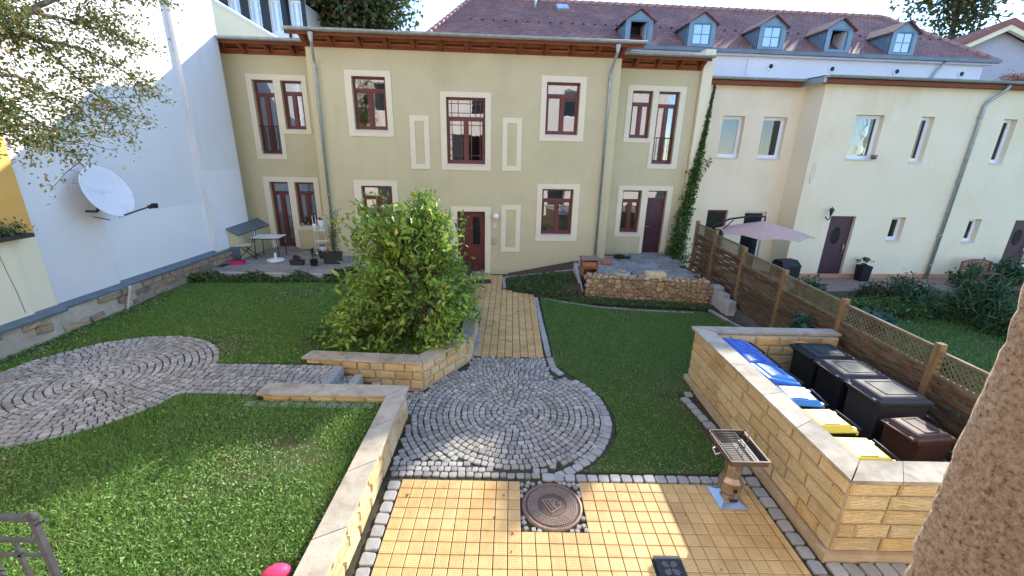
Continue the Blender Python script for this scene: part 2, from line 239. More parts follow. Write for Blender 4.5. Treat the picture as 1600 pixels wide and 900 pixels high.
# ------------------------------------------------------------------ mesh helpers
class MB:
    def __init__(s, mat=None): s.v = []; s.f = []; s.sm = []; s.T = mat
    def add(s, vs, fs, smooth=False):
        o = len(s.v); s.v += [tuple(s.T @ Vector(p)) if s.T else tuple(p) for p in vs]
        s.f += [tuple(i+o for i in f) for f in fs]; s.sm += [smooth]*len(fs); return s
    def box(s, x0, x1, y0, y1, z0, z1, tp=0.):
        return s.add([(x0, y0, z0), (x1, y0, z0), (x1, y1, z0), (x0, y1, z0), (x0+tp, y0+tp, z1), (x1-tp, y0+tp, z1), (x1-tp, y1-tp, z1), (x0+tp, y1-tp, z1)],
                     [(3, 2, 1, 0), (4, 5, 6, 7), (0, 1, 5, 4), (1, 2, 6, 5), (2, 3, 7, 6), (3, 0, 4, 7)])
    def bbox(s, x0, x1, y0, y1, z0, z1, b=.01):
        """box with chamfered edges"""
        vs = []; 
        for (X, Y, Z) in [(a, c, d) for a in (0, 1) for c in (0, 1) for d in (0, 1)]:
            x = (x0, x1)[X]; y = (y0, y1)[Y]; z = (z0, z1)[Z]; sx = 1 if X == 0 else -1; sy = 1 if Y == 0 else -1; sz = 1 if Z == 0 else -1
            vs += [(x, y+sy*b, z+sz*b), (x+sx*b, y, z+sz*b), (x+sx*b, y+sy*b, z)]
        I = lambda X, Y, Z, k: (X*4+Y*2+Z)*3+k
        fs = []
        for k in range(3):
            for sgn in (0, 1):
                c = []
                for (p, q) in [(0, 0), (1, 0), (1, 1), (0, 1)]:
                    t = [0, 0, 0]; t[k] = sgn; t[(k+1) % 3] = p; t[(k+2) % 3] = q; c.append(I(*t, k))
                fs.append(tuple(c) if sgn else tuple(reversed(c)))
            for (p, q) in [(0, 0), (1, 0), (1, 1), (0, 1)]:   # edges along axis k
                t0 = [0, 0, 0]; t1 = [0, 0, 0]; t0[(k+1) % 3] = t1[(k+1) % 3] = p; t0[(k+2) % 3] = t1[(k+2) % 3] = q; t1[k] = 1
                a, bb = (k+1) % 3, (k+2) % 3
                f = (I(*t0, a), I(*t1, a), I(*t1, bb), I(*t0, bb)); fs.append(f if (p ^ q) else tuple(reversed(f)))
        for X in (0, 1):
            for Y in (0, 1):
                for Z in (0, 1):
                    f = (I(X, Y, Z, 0), I(X, Y, Z, 1), I(X, Y, Z, 2)); fs.append(f if (X ^ Y ^ Z) else tuple(reversed(f)))
        return s.add(vs, fs)
    def poly(s, pts, z0, z1):
        n = len(pts); return s.add([(x, y, z0) for x, y in pts]+[(x, y, z1) for x, y in pts], [tuple(range(n-1, -1, -1)), tuple(range(n, 2*n))]+[(i, (i+1) % n, n+(i+1) % n, n+i) for i in range(n)])
    def prism(s, pts, axis, a, b):
        """outline pts (2D) extruded along axis 'x' or 'y' from a to b; pts are (other, z)"""
        n = len(pts); P = (lambda q, t: (t, q[0], q[1])) if axis == 'x' else (lambda q, t: (q[0], t, q[1]))
        return s.add([P(q, a) for q in pts]+[P(q, b) for q in pts], [tuple(range(n-1, -1, -1)), tuple(range(n, 2*n))]+[(i, (i+1) % n, n+(i+1) % n, n+i) for i in range(n)])
    def tube(s, pts, r, n=8, cap=True, smooth=True):
        pts = [Vector(p) for p in pts]; k = len(pts); rr = r if isinstance(r, (list, tuple)) else [r]*k
        vs = []; up = None
        for i, p in enumerate(pts):
            d = (pts[min(i+1, k-1)]-pts[max(i-1, 0)]).normalized()
            if up is None: up = Vector((0, 0, 1)) if abs(d.z) < .9 else Vector((1, 0, 0))
            a = d.cross(up).normalized(); b = a.cross(d).normalized(); up = b
            for j in range(n):
                t = 2*math.pi*j/n; vs.append(tuple(p+(a*math.cos(t)+b*math.sin(t))*rr[i]))
        fs = [(i*n+j, i*n+(j+1) % n, (i+1)*n+(j+1) % n, (i+1)*n+j) for i in range(k-1) for j in range(n)]
        s.add(vs, fs, smooth)
        if cap: s.f += [tuple(len(s.v)-len(vs)+j for j in range(n-1, -1, -1)), tuple(len(s.v)-n+j for j in range(n))]; s.sm += [False, False]
        return s
    def lathe(s, prof, n=24, c=(0, 0, 0), smooth=True, sx=1, sy=1):
        k = len(prof); vs = [(c[0]+sx*r*math.cos(2*math.pi*j/n), c[1]+sy*r*math.sin(2*math.pi*j/n), c[2]+z) for r, z in prof for j in range(n)]
        return s.add(vs, [(i*n+j, i*n+(j+1) % n, (i+1)*n+(j+1) % n, (i+1)*n+j) for i in range(k-1) for j in range(n)], smooth)
    def mesh(s, name):
        me = bpy.data.meshes.new(name); me.from_pydata(s.v, [], s.f); me.polygons.foreach_set('use_smooth', s.sm); me.update(); return me
    def build(s, name, mt, parent=None, **kw):
        return link(name, s.mesh(name), mt, parent, **kw)
def link(name, me, mt, parent=None, loc=None, rot=None, scale=None, kind=None, label=None):
    if mt is not None and not me.materials: me.materials.append(mt)
    o = bpy.data.objects.new(name, me); C.objects.link(o); o.parent = parent
    if loc is not None: o.location = loc
    if rot is not None: o.rotation_euler = rot
    if scale is not None: o.scale = scale
    if kind: o['kind'] = kind
    if label: o['label'] = label
    return o
def tag(o, label, cat, group=None):
    o['label'] = label; o['category'] = cat
    if group: o['group'] = group
    return o
def thing(name, label, cat, loc=(0, 0, 0), rz=0., group=None):
    o = bpy.data.objects.new(name, None); C.objects.link(o); o.location = loc; o.rotation_euler = (0, 0, rz); o.empty_display_size = .2
    return tag(o, label, cat, group)
def struct(name, mb, mt, kind='structure'):
    o = mb.build(name, mt) if isinstance(mb, MB) else link(name, mb, mt); o['kind'] = kind; return o
def kids(o): return [c for c in bpy.data.objects if c.parent == o]
def copy_tree(o, parent=None):
    c = o.copy(); C.objects.link(c); c.parent = parent
    for ch in kids(o): copy_tree(ch, c)
    return c
def tri_mesh(name, V, F):
    """V (n,3), F (m,k) numpy, quick mesh"""
    me = bpy.data.meshes.new(name); k = F.shape[1]; me.vertices.add(len(V)); me.vertices.foreach_set('co', V.astype(np.float32).ravel())
    me.loops.add(F.size); me.loops.foreach_set('vertex_index', F.astype(np.int32).ravel()); me.polygons.add(len(F))
    me.polygons.foreach_set('loop_start', np.arange(0, F.size, k, dtype=np.int32)); me.polygons.foreach_set('loop_total', np.full(len(F), k, dtype=np.int32)); me.update(calc_edges=True); return me
def leaves(name, P, size, asp=.45, up=1.2, fold=.25, spread=.35, D=None):
    """folded leaf blades at points P (n,3); D optional preferred directions"""
    n = len(P); g = RNG
    a = g.normal(size=(n, 3)); 
    if D is not None: a = a*.55+D
    a[:, 2] *= (1 if up < 2 else .45); a /= np.linalg.norm(a, axis=1)[:, None]
    b = g.normal(size=(n, 3)); b[:, 2] += up; nn = b-(b*a).sum(1)[:, None]*a; nn /= np.linalg.norm(nn, axis=1)[:, None]; w = np.cross(a, nn)
    L_ = (size*(1+spread*g.uniform(-1, 1, n)))[:, None]; Wd = L_*asp
    p0 = P-a*L_*.5; p2 = P+a*L_*.5-nn*L_*.12; m_ = P-a*L_*.05
    p1 = m_-w*Wd*.5+nn*Wd*fold; p3 = m_+w*Wd*.5+nn*Wd*fold
    V = np.stack([p0, p1, p2, p3], 1).reshape(-1, 3); i = np.arange(n)*4
    F = np.concatenate([np.stack([i, i+2, i+1], 1), np.stack([i, i+3, i+2], 1)])
    return tri_mesh(name, V, F)
def blades(name, P, h, w):
    n = len(P); t = RNG.uniform(0, 2*np.pi, n); d = np.stack([np.cos(t), np.sin(t), 0*t], 1); H = (h*RNG.uniform(.5, 1.3, n))[:, None]; Wd = w*RNG.uniform(.6, 1.3, n)[:, None]
    ln = RNG.normal(size=(n, 3))*.45; ln[:, 2] = 1; top = P+ln*H
    V = np.stack([P-d*Wd, P+d*Wd, top], 1).reshape(-1, 3); i = np.arange(n)*3
    return tri_mesh(name, V, np.stack([i, i+1, i+2], 1))
def in_poly(x, y, poly):
    x = np.asarray(x); y = np.asarray(y); r = np.zeros(x.shape, bool); n = len(poly)
    for i in range(n):
        x0, y0 = poly[i]; x1, y1 = poly[(i+1) % n]
        if y0 == y1: continue
        c = ((y0 > y) != (y1 > y)) & (x < (x1-x0)*(y-y0)/(y1-y0)+x0); r ^= c
    return r
def scatter(poly, n, z=0., holes=()):
    xs = [p[0] for p in poly]; ys = [p[1] for p in poly]; x = RNG.uniform(min(xs), max(xs), n*2); y = RNG.uniform(min(ys), max(ys), n*2); k = in_poly(x, y, poly)
    for h in holes: k &= ~in_poly(x, y, h)
    x = x[k][:n]; y = y[k][:n]; return np.stack([x, y, np.full(len(x), z)], 1)
def circ(cx, cy, r, n=48, a0=0, a1=360): return [(cx+r*math.cos(R(a0+(a1-a0)*i/n)), cy+r*math.sin(R(a0+(a1-a0)*i/n))) for i in range(n)]
K = .06078; YF = 9.63; TH = math.atan(K)
def hpt(u, d, z=0): return Vector((u*math.cos(TH)-d*math.sin(TH), YF+u*math.sin(TH)+d*math.cos(TH), z))

# ------------------------------------------------------------------ ground
UP = .45     # level of the upper garden on the left
struct('ground', MB().box(-300, 300, -300, 300, -.9, -.40), mat('meadow_ground', [(.05, .07, .025), (.09, .1, .05)], .95, 2, 6))
yard = [(-.2, -4.0), (7.62, -4.0), (7.62, 11.3), (-8.0, 11.3), (-8.0, 3.3), (-.2, 3.3)]
struct('lower_yard_ground', MB().poly([(-.3, -4.02), (7.7, -4.02), (7.7, 11.5), (-.3, 11.5)], -.45, -.035), soil)
# ---- cobbles
def cobble_meshes(k, b=.13, h=.05, jit=.07):
    out = []
    for i in range(k):
        vs = []; base = []
        for (sx, sy) in ((-1, -1), (1, -1), (1, 1), (-1, 1)):
            cx = sx*(.5-abs(random.gauss(0, jit))*.5); cy = sy*(.5-abs(random.gauss(0, jit))*.5)
            bb = b*random.uniform(.6, 1.4)
            p = [(cx, cy-sy*bb), (cx-sx*bb, cy)]
            if sx*sy < 0: pass
            base += [p[0], p[1]] if (sx*sy > 0 and sx < 0) or (sx*sy > 0 and sx > 0) else [p[1], p[0]]
        base.sort(key=lambda q: math.atan2(q[1], q[0]))
        tz = random.uniform(-.02, .02)
        vs = [(x, y, -.6) for x, y in base]+[(x, y, -.09) for x, y in base]+[(x*.92, y*.92, .0+x*tz+random.uniform(-.02, .02)) for x, y in base]+[(random.uniform(-.1, .1), random.uniform(-.1, .1), .035)]
        fs = [(j, (j+1) % 8, 8+(j+1) % 8, 8+j) for j in range(8)]+[(8+j, 8+(j+1) % 8, 16+(j+1) % 8, 16+j) for j in range(8)]+[(16+j, 16+(j+1) % 8, 24) for j in range(8)]
        me = bpy.data.meshes.new('cobble'); me.from_pydata(vs, [], fs); me.materials.append(granite); out.append(me)
    return out
COB = cobble_meshes(14)
COBK = cobble_meshes(8, .12, .05, .05)
for me in COBK: me.materials[0] = granite_big
def lay(name, stones, parent, z, h=.1, limit=300, meshes=COB, mt=granite, piece='cobble'):
    """stones: (x, y, sx, sy, ang); the nearest to the camera as parts, the rest as one part"""
    stones = sorted(stones, key=lambda q: (q[0]-CAM.x)**2+(q[1]-CAM.y)**2+2.5*max(0, abs(q[0]-CAM.x)-6)**2)
    for (x, y, sx, sy, a) in stones[:limit]:
        link(piece, random.choice(meshes), None, parent, (x, y, z+random.uniform(-.004, .004)), (random.gauss(0, .018), random.gauss(0, .018), a), (sx, sy, h))
    rest = stones[limit:]
    if rest:
        b = MB()
        for (x, y, sx, sy, a) in rest:
            me = random.choice(meshes); b.T = Matrix.Translation((x, y, z+random.uniform(-.004, .004))) @ Matrix.Rotation(a, 4, 'Z') @ Matrix.Rotation(random.gauss(0, .02), 4, 'X') @ Matrix.Diagonal((sx, sy, h, 1))
            b.add([v.co[:] for v in me.vertices], [tuple(p.vertices) for p in me.polygons])
        b.T = None; b.build(piece+'s', mt, parent, kind='stuff')
def rings(cx, cy, rmax, pitch, keep, w=.095, gap=.006):
    out = [(cx, cy, .1, .1, random.uniform(0, 3))]; r = pitch
    while r < rmax:
        n = max(5, int(2*math.pi*r/w)); a0 = random.uniform(0, 6.28); a = a0
        ws = [w*random.uniform(.82, 1.22) for _ in range(n)]; tot = sum(ws); 
        for q in ws:
            q *= 2*math.pi*r/tot; a += q/2/r; x = cx+r*math.cos(a); y = cy+r*math.sin(a)+0; rr = random.gauss(0, .004)
            if keep(x, y): out.append((x+rr*math.cos(a), y+rr*math.sin(a), q-gap-random.uniform(0, .006), pitch-gap-random.uniform(0, .008), a+math.pi/2+random.gauss(0, .05)))
            a += q/2/r
        r += pitch
    return out
def rows(x0, x1, y0, y1, keep, px=.098, py=.096, gap=.006):
    out = []; y = y0+py/2
    while y < y1+.001:
        x = x0-random.uniform(0, .06)
        while x < x1:
            w = px*random.uniform(.8, 1.25); c = x+w/2
            if keep(c, y): out.append((c, y+random.gauss(0, .004), w-gap-random.uniform(0, .005), py-gap-random.uniform(0, .006), random.gauss(0, .04)))
            x += w
        y += py
    return out
CX, CY = 1.40, 1.52
low_poly = [(-.2, .0), (1.75, .0), (1.75, .02), (2.6, .12), (3.05, .8), (3.05, 1.6), (2.7, 2.4), (2.22, 3.0), (2.22, 3.44), (.45, 3.44), (.45, 3.05), (-.12, 2.12), (-.9, 2.12), (-.9, 1.36), (-.2, 1.36)]
base1 = struct('cobble_circle_paving', MB().poly([(-.22, -.01), (1.5, -.01), (2.4, .0), (2.9, .6), (3.02, 1.4), (2.8, 2.3), (2.27, 3.1), (2.27, 3.46), (.4, 3.46), (.5, 3.2), (-.18, 2.1), (-1.05, 2.1), (-1.05, 1.3), (-.22, 1.3)], -.3, -.022), joint)
def keep1(x, y):
    r = math.hypot(x-CX, y-CY); a = math.degrees(math.atan2(y-CY, x-CX))
    if y < .05 or x < (-1.0 if 1.37 < y < 2.07 else -.19): return False
    if -78 < a < 40 and r > 1.46: return False
    if y < .36 and r > 1.3: return False
    if 3.42 < y or x > 2.13 and y > 2.6: return False
    if y > 2.05 and x < .55 and (y-2.2) > (x+.17)*1.38+.0: return False
    if y > 2.1 and x < -.1: return False
    if x > 2.1 and r > 1.46: return False
    if y > 2.8 and x < .55: return False
    return True
st = rings(CX, CY, 2.6, .097, keep1)
st += rows(-.17, 2.0, .055, .36, lambda x, y: math.hypot(x-CX, y-CY) > 1.34 and not (math.hypot(x-CX, y-CY) > 1.4 and x > 1.75) and math.hypot(x-CX, y-CY) > 1.31)
lay('cobble_circle', st, base1, 0)
def kerb(parent, pts, z, L_=.15, D=.13, h=.12, gap=.012, meshes=COBK, piece='kerb_stone'):
    """row of larger stones along a polyline"""
    for (p, q) in zip(pts[:-1], pts[1:]):
        v = Vector((q[0]-p[0], q[1]-p[1])); l = v.length; n = max(1, round(l/L_)); a = math.atan2(v.y, v.x)
        for i in range(n):
            t = (i+.5)/n; link(piece, random.choice(meshes), None, parent, (p[0]+v.x*t, p[1]+v.y*t, z+random.uniform(-.006, .006)), (random.gauss(0, .02), random.gauss(0, .02), a+random.gauss(0, .04)), (l/n-gap, D*random.uniform(.9, 1.08), h))
kerb(base1, [(CX+1.525*math.cos(R(a)), CY+1.525*math.sin(R(a))) for a in np.linspace(-74, 42, 22)], .004, .14, .125)
kerb(base1, [(2.35, 2.75), (2.2, 3.02), (2.18, 3.45)], .004, .14, .14)
# ---- yellow tiles
tp = struct('tiled_yard_paving', MB().poly([(-.25, -4.0), (7.6, -4.0), (7.6, 2.8), (4.35, 2.25), (4.42, .1), (3.9, .0), (-.25, .0)], -.2, -.028), joint)
def tile_mesh(w, d, name='tile'):
    b = MB(); g = .0048; b.add([(-w/2+g, -d/2+g, -.03), (w/2-g, -d/2+g, -.03), (w/2-g, d/2-g, -.03), (-w/2+g, d/2-g, -.03), (-w/2+g, -d/2+g, -.004), (w/2-g, -d/2+g, -.004), (w/2-g, d/2-g, -.004), (-w/2+g, d/2-g, -.004),
        (-w/2+g*2, -d/2+g*2, 0), (w/2-g*2, -d/2+g*2, 0), (w/2-g*2, d/2-g*2, 0), (-w/2+g*2, d/2-g*2, 0)], [(0, 1, 5, 4), (1, 2, 6, 5), (2, 3, 7, 6), (3, 0, 4, 7), (4, 5, 9, 8), (5, 6, 10, 9), (6, 7, 11, 10), (7, 4, 8, 11), (8, 9, 10, 11)])
    return b.mesh(name)
T1 = tile_mesh(.15, .15); T1.materials.append(tilem)
rest_t = MB(); cnt = 0
for r_ in range(0, 26):
    for c_ in range(-1, 30):
        x = c_*.15+.075; y = -r_*.15-.075
        lx = .002
        if x-.075 < lx-.16 or x+.075 > 4.36: continue
        if 10 <= c_ < 15 and r_ < 5: continue
        if c_ in (19, 20) and r_ in (7, 8): continue
        x0, x1 = x-.075, x+.075
        if x0 < lx: x0 = lx
        if x1-x0 < .03: continue
        if r_ < 10 and cnt < 274:
            cnt += 1
            if x1-x0 > .145: link('tile', T1, None, tp, (x, y, random.uniform(-.0008, .0008)), (random.gauss(0, .002), random.gauss(0, .002), random.choice((0, 1, 2, 3))*math.pi/2))
            else:
                q = tile_mesh(x1-x0, .15); q.materials.append(tilem); link('tile', q, None, tp, ((x0+x1)/2, y, 0))
        else:
            rest_t.T = Matrix.Translation(((x0+x1)/2, y, 0)); q = tile_mesh(x1-x0, .15); rest_t.add([v.co[:] for v in q.vertices], [tuple(p.vertices) for p in q.polygons]); bpy.data.meshes.remove(q)
rest_t.T = None; rest_t.build('tiles', tile_plain, tp, kind='stuff')
# right-hand cut column along the kerb
for r_ in range(26):
    q = tile_mesh(.085, .15); q.materials.append(tilem if r_ < 11 else tile_plain); link('tile', q, None, tp, (4.395, -r_*.15-.075, 0))
kerb(tp, [(1.78, .075), (4.44, .085)], .006, .152, .125)
kerb(tp, [(4.53, .15), (4.545, -1.2), (4.55, -2.6)], .004, .17, .15)
kerb(tp, [(4.40, 2.05), (4.53, 1.0), (4.55, .2)], .006, .17, .15)
kerb(tp, [(4.60, 2.15), (4.46, 2.15)], .006, .15, .14)
for k_ in range(4): kerb(tp, [(4.66, -1.135-k_*.165), (7.4, -1.135-k_*.165)], .0, .17, .155)
kerb(tp, [(-.085, -.02), (-.09, -3.2)], .004, .165, .14)
cobm = [(x, y, .06, .058, a) for (x, y, a) in []]
for i in range(900):    # tiny stones around the manhole
    x = random.uniform(1.51, 2.24); y = random.uniform(-.74, -.02)
    if math.hypot(x-1.875, y+.39) > .385 and all(math.hypot(x-q[0], y-q[1]) > .05 for q in cobm): cobm.append((x, y, .052, .050, random.uniform(0, 3)))
lay('cobbles', cobm, tp, .0, .06, 300)
fl = np.concatenate([scatter([(.1, -1.6), (4.4, -1.6), (4.4, 0), (.1, 0)], 16, .006), scatter([(.7, 3.5), (2.0, 3.5), (2.0, 7), (.7, 7)], 34, .006), scatter([(0, .1), (2.8, .3), (2.2, 3), (.4, 3)], 40, .012)])
struct('fallen_leaves', leaves('fallen_leaves', fl, .05, .5, up=6), mat('dry_brown_leaf', [(.16, .09, .03), (.3, .2, .06)], .8, 3, rnd=.3, island=True), 'stuff')
# ---- garden path of the same clay
pp = struct('garden_path', MB().poly([(.52, 3.46), (2.27, 3.46), (2.27, 7.3), (1.95, 7.45), (1.2, 7.9), (1.2, 9.68), (.1, 9.68), (.1, 6), (.52, 5.2)], -.2, -.026), joint)
nn = 0; PM = tile_mesh(.16, .11); PM.materials.append(tile_plain); rp_ = MB()
for c_ in range(9):
    x = .66+.162*c_+.02; y = 3.52-(.05 if c_ % 2 else 0)
    while y < 9.5:
        lim = 7.45+max(0, (1.95-x))*.6
        if (x > 1.12 and y > lim): break
        if x > .7 or y < 9.5:
            if nn < 300 and y < 8: link('paver', PM, None, pp, (x, y, random.uniform(-.001, .001)), None, None); nn += 1
            else: rp_.T = Matrix.Translation((x, y, 0)); rp_.add([v.co[:] for v in PM.vertices], [tuple(p.vertices) for p in PM.polygons])
        y += .112
for c_ in range(4):
    y = 5.4
    while y < 9.5: rp_.T = Matrix.Translation((.52-.162*c_, y, 0)); rp_.add([v.co[:] for v in PM.vertices], [tuple(p.vertices) for p in PM.polygons]); y += .112
rp_.T = None; rp_.build('pavers', tile_plain, pp, kind='stuff')
kerb(pp, [(2.16, 3.5), (2.12, 5.2), (2.09, 7.2)], .006, .14, .12)
kerb(pp, [(.62, 3.5), (.60, 4.9)], .006, .13, .15)
kerb(pp, [(1.17, 8.05), (1.12, 9.2)], .01, .15, .1)
# ---- right lawn
lawnR = [(2.22, 7.25), (2.25, 3.12), (2.62, 2.62), (2.98, 1.95), (3.05, 1.45), (2.98, .95), (2.72, .5), (2.35, .19), (4.1, .19), (4.33, .3), (4.3, 2.2), (4.72, 2.25), (4.72, 2.9), (5.6, 2.95), (7.25, 2.95), (7.3, 4.4), (7.05, 5.4), (6.6, 6.3), (5.2, 6.35), (3.9, 6.55), (2.9, 6.95)]
struct('right_lawn_ground', MB().poly(lawnR, -.2, -.012), lawn_soil)
P = scatter(lawnR, 150000, -.012); q = (P[:, 1] < .36) & (RNG.uniform(size=len(P)) < .65); P = P[~q]; n0 = np.sin(P[:, 0]*2.3+1.0)+np.sin(P[:, 1]*1.6+1.2*np.sin(P[:, 0]*1.9)); P = P[n0+RNG.normal(size=len(P))*.45 > -1.45]
struct('right_lawn_grass', blades('right_lawn_grass', P, .034, .0042), grass_r, 'stuff')
P = scatter(lawnR, 16000, .008); P[:, 2] += RNG.uniform(0, .012, len(P)); struct('right_lawn_clover', leaves('right_lawn_clover', P, .022, .6), leaf_weed, 'stuff')
ek = thing('lawn_edging', 'curved row of small pale stones dividing the right lawn from the bed', 'edging')
kerb(ek, [(2.35, 7.12), (2.9, 6.83), (3.8, 6.5), (5.0, 6.3), (6.3, 6.2)], .01, .12, .06)
kerb(ek, [(6.85, 6.5), (7.0, 5.6), (7.25, 4.6)], .01, .15, .1)
# ---- upper garden, left
upper = [(-.47, -4.0), (-.47, 1.05), (-2.4, 1.05), (-2.4, 1.2), (-1.56, 1.2), (-1.56, 2.05), (-2.2, 2.3), (-.15, 2.35), (.45, 3.25), (.40, 5.2), (.05, 5.6), (.0, 9.62), (-3.0, 9.5), (-7.45, 9.3), (-7.45, 2.0), (-7.6, -4.0)]
struct('upper_garden_ground', MB().poly(upper, -.4, UP-.02), lawn_soil)
# cobbled round and path
PC = (-5.2, 1.5); PR = 1.64
base2 = struct('upper_cobble_paving', MB().poly(circ(*PC, PR+.02, 60), UP-.03, UP-.012), joint)
st = rings(*PC, PR, .1, lambda x, y: True, .105)
def keep2(x, y): return math.hypot(x-PC[0], y-PC[1]) > PR-.02
MB().poly([(-3.75, 1.13), (-1.62, 1.22), (-1.62, 2.06), (-3.7, 2.1)], UP-.03, UP-.010).build('sand_bed', joint, base2)
st += rows(-4.2, -1.66, 1.16, 2.06, keep2, .11, .104)
lay('upper_cobbles', st, base2, UP+.008)
holes2 = [circ(*PC, PR+.0, 60), [(-3.75, 1.14), (-1.3, 1.2), (-1.3, 2.09), (-3.75, 2.1)], [(-2.45, .98), (-.2, .98), (-.2, 1.35), (-2.45, 1.35)], [(-8, 6.6), (-7.3, 6.6), (-3.0, 7.0), (-3.0, 10), (-8, 10)]]
# near lawn: weedy and sunlit
near = [(-7.3, -4.0), (-.5, -4.0), (-.5, .98), (-1.8, .98), (-2.6, 1.12), (-3.7, 1.12), (-7.3, .9)]
P = scatter(near, 56000, UP-.0, holes2); n0 = np.sin(P[:, 0]*2.1+1.3*np.sin(P[:, 1]*1.7))+np.sin(P[:, 1]*2.7+P[:, 0]*.8); P = P[n0+RNG.normal(size=len(P))*.8 > -.82]; P[:, 2] += RNG.uniform(.0, .03, len(P))
struct('near_lawn_weeds', leaves('near_lawn_weeds', P, .033, .42, fold=.15, up=1.6, spread=.5), leaf_weed, 'stuff')
P = scatter(near, 150000, UP-.02, holes2); n0 = np.sin(P[:, 0]*1.9+1.3)+np.sin(P[:, 1]*2.3+1.1*np.sin(P[:, 0]*1.4)); P = P[n0+RNG.normal(size=len(P))*.5 > -1.12]; struct('near_lawn_grass', blades('near_lawn_grass', P, .068, .0042), grass_l, 'stuff')
far = [(-7.4, .9), (-3.75, 1.1), (-3.6, 2.12), (-2.3, 2.15), (-2.2, 2.42), (-.2, 2.48), (.3, 3.3), (.3, 5.0), (0, 6.4), (-3.2, 6.9), (-7.4, 6.5)]
P = scatter(far, 150000, UP-.02, holes2); n0 = np.sin(P[:, 0]*1.7+1.1*np.sin(P[:, 1]*1.9))+np.sin(P[:, 1]*2.1-P[:, 0]*1.2)
wall_d = P[:, 0] < -6.9+np.sin(P[:, 1]*3)*.2
P = P[(n0+RNG.normal(size=len(P))*.6 > -1.25) & ~(wall_d & (RNG.uniform(size=len(P)) < .8))]
struct('far_lawn_grass', blades('far_lawn_grass', P, .055, .0055), grass_l, 'stuff')
P = scatter(far, 15000, UP+.01, holes2); struct('far_lawn_clover', leaves('far_lawn_clover', P, .042, .5, up=2.2), leaf_weed, 'stuff')
# ---- sandstone walls
def stone_meshes(k):
    out = []
    for i in range(k):
        j = lambda s_=.012: random.uniform(-s_, s_)
        c = [(-.5+abs(j()), -.5+abs(j(.03))), (.5-abs(j()), -.5+abs(j(.03))), (.5-abs(j()), .5-abs(j(.03))), (-.5+abs(j()), .5-abs(j(.03)))]
        # unit stone: x length, z height, front at y=-bulge ; back y=1
        vs = [(x, 1, z) for x, z in c]+[(x, .0+j(.05), z) for x, z in c]+[(x*.88+j(.02), -.55-random.uniform(0, .4), z*.72+j(.03)) for x, z in c]+[(j(.15), -.7-random.uniform(0, .6), j(.12))]
        fs = [(0, 1, 5, 4), (1, 2, 6, 5), (2, 3, 7, 6), (3, 0, 4, 7), (4, 5, 9, 8), (5, 6, 10, 9), (6, 7, 11, 10), (7, 4, 8, 11), (8, 9, 12), (9, 10, 12), (10, 11, 12), (11, 8, 12)]
        me = bpy.data.meshes.new('stone'); me.from_pydata(vs, [], fs); me.materials.append(sand); out.append(me)
    return out
STN = stone_meshes(12)
def course_wall(parent, p, q, z0, z1, ncourse, L_=.34, proud=.02, quoin=True, first=0.):
    """stones facing the right-hand side of p->q (looking along it)"""
    p = Vector(p); q = Vector(q); v = q-p; l = v.length; a = math.atan2(v.y, v.x); hh = (z1-z0)/ncourse
    for k in range(ncourse):
        h = hh; x = -random.uniform(.0, .5)*L_ if k % 2 else 0.; x = max(x, 0) if k % 2 == 0 else x
        while x < l-.005:
            w = L_*random.uniform(.72, 1.3); xs = max(x, 0.0); xe = min(x+w, l)
            if l-xe < .09: xe = l
            if xe-xs > .03:
                c = p+v*((xs+xe)/2/l)+Vector((v.y, -v.x))/l*.011; link('stone', random.choice(STN), None, parent, (c.x, c.y, z0+h*(k+.5)), (0, 0, a), (xe-xs-.011, proud, h-.012))
            x = xe if xe > x else x+w
            if xe == l: break
def caps(parent, pts, w, z, t=.045, seg=1.0):
    """capping slabs: pts = outer edge polyline; w = list of inner offsets"""
    pass
def slab(parent, quad, z0, z1, name='cap_slab', mt=capm):
    cx = sum(p[0] for p in quad)/4; cy = sum(p[1] for p in quad)/4
    MBp = MB().poly([(p[0]-cx, p[1]-cy) for p in quad], z0, z1); MBp.build(name, mt, parent, loc=(cx, cy, 0))
def cap_run(parent, a0, a1, b0, b1, z0, z1, n):
    """slabs between outer edge a0->a1 and inner edge b0->b1"""
    A0, A1, B0, B1 = map(Vector, (a0, a1, b0, b1)); g = .0012
    cuts = [0]+[(i+random.uniform(-.12, .12))/n for i in range(1, n)]+[1]
    for s_, e_ in zip(cuts[:-1], cuts[1:]):
        q = [A0.lerp(A1, s_+g), A0.lerp(A1, e_-g), B0.lerp(B1, e_-g), B0.lerp(B1, s_+g)]
        area = sum(q[i].x*q[(i+1) % 4].y-q[(i+1) % 4].x*q[i].y for i in range(4))
        if area < 0: q.reverse()
        slab(parent, [tuple(v) for v in q], z0, z1)
# near retaining wall (L shape)
w1 = thing('retaining_wall', 'low sandstone retaining wall with wide pale cap, left of the yellow tiled yard', 'wall')
MB().poly([(-.27, -3.9), (-.27, 1.29), (-2.3, 1.29), (-2.3, 1.07), (-.43, 1.07), (-.43, -3.9)], -.2, .495).build('wall_core', mortar, w1)
course_wall(w1, (-.27, -3.9), (-.27, 1.28), .0, .5, 3, .38, .035)
course_wall(w1, (-2.3, 1.07), (-.44, 1.07), .38, .5, 1, .38, .02)
course_wall(w1, (-.3, 1.29), (-2.3, 1.29), .0, .5, 3, .36, .02)
cap_run(w1, (-.2, -3.9), (-.2, 1.34), (-.47, -3.9), (-.47, 1.05), .505, .545, 6)
cap_run(w1, (-.2, 1.343), (-2.38, 1.343), (-.474, 1.05), (-2.38, 1.05), .505, .545, 3)
wk = struct('lawn_edge_kerb', MB().poly([(-2.55, .84), (-.6, .84), (-.6, 1.0), (-2.55, 1.0)], UP-.1, UP-.015), joint)
kerb(wk, [(-2.5, .93), (-.62, .93)], UP+.0, .17, .13)
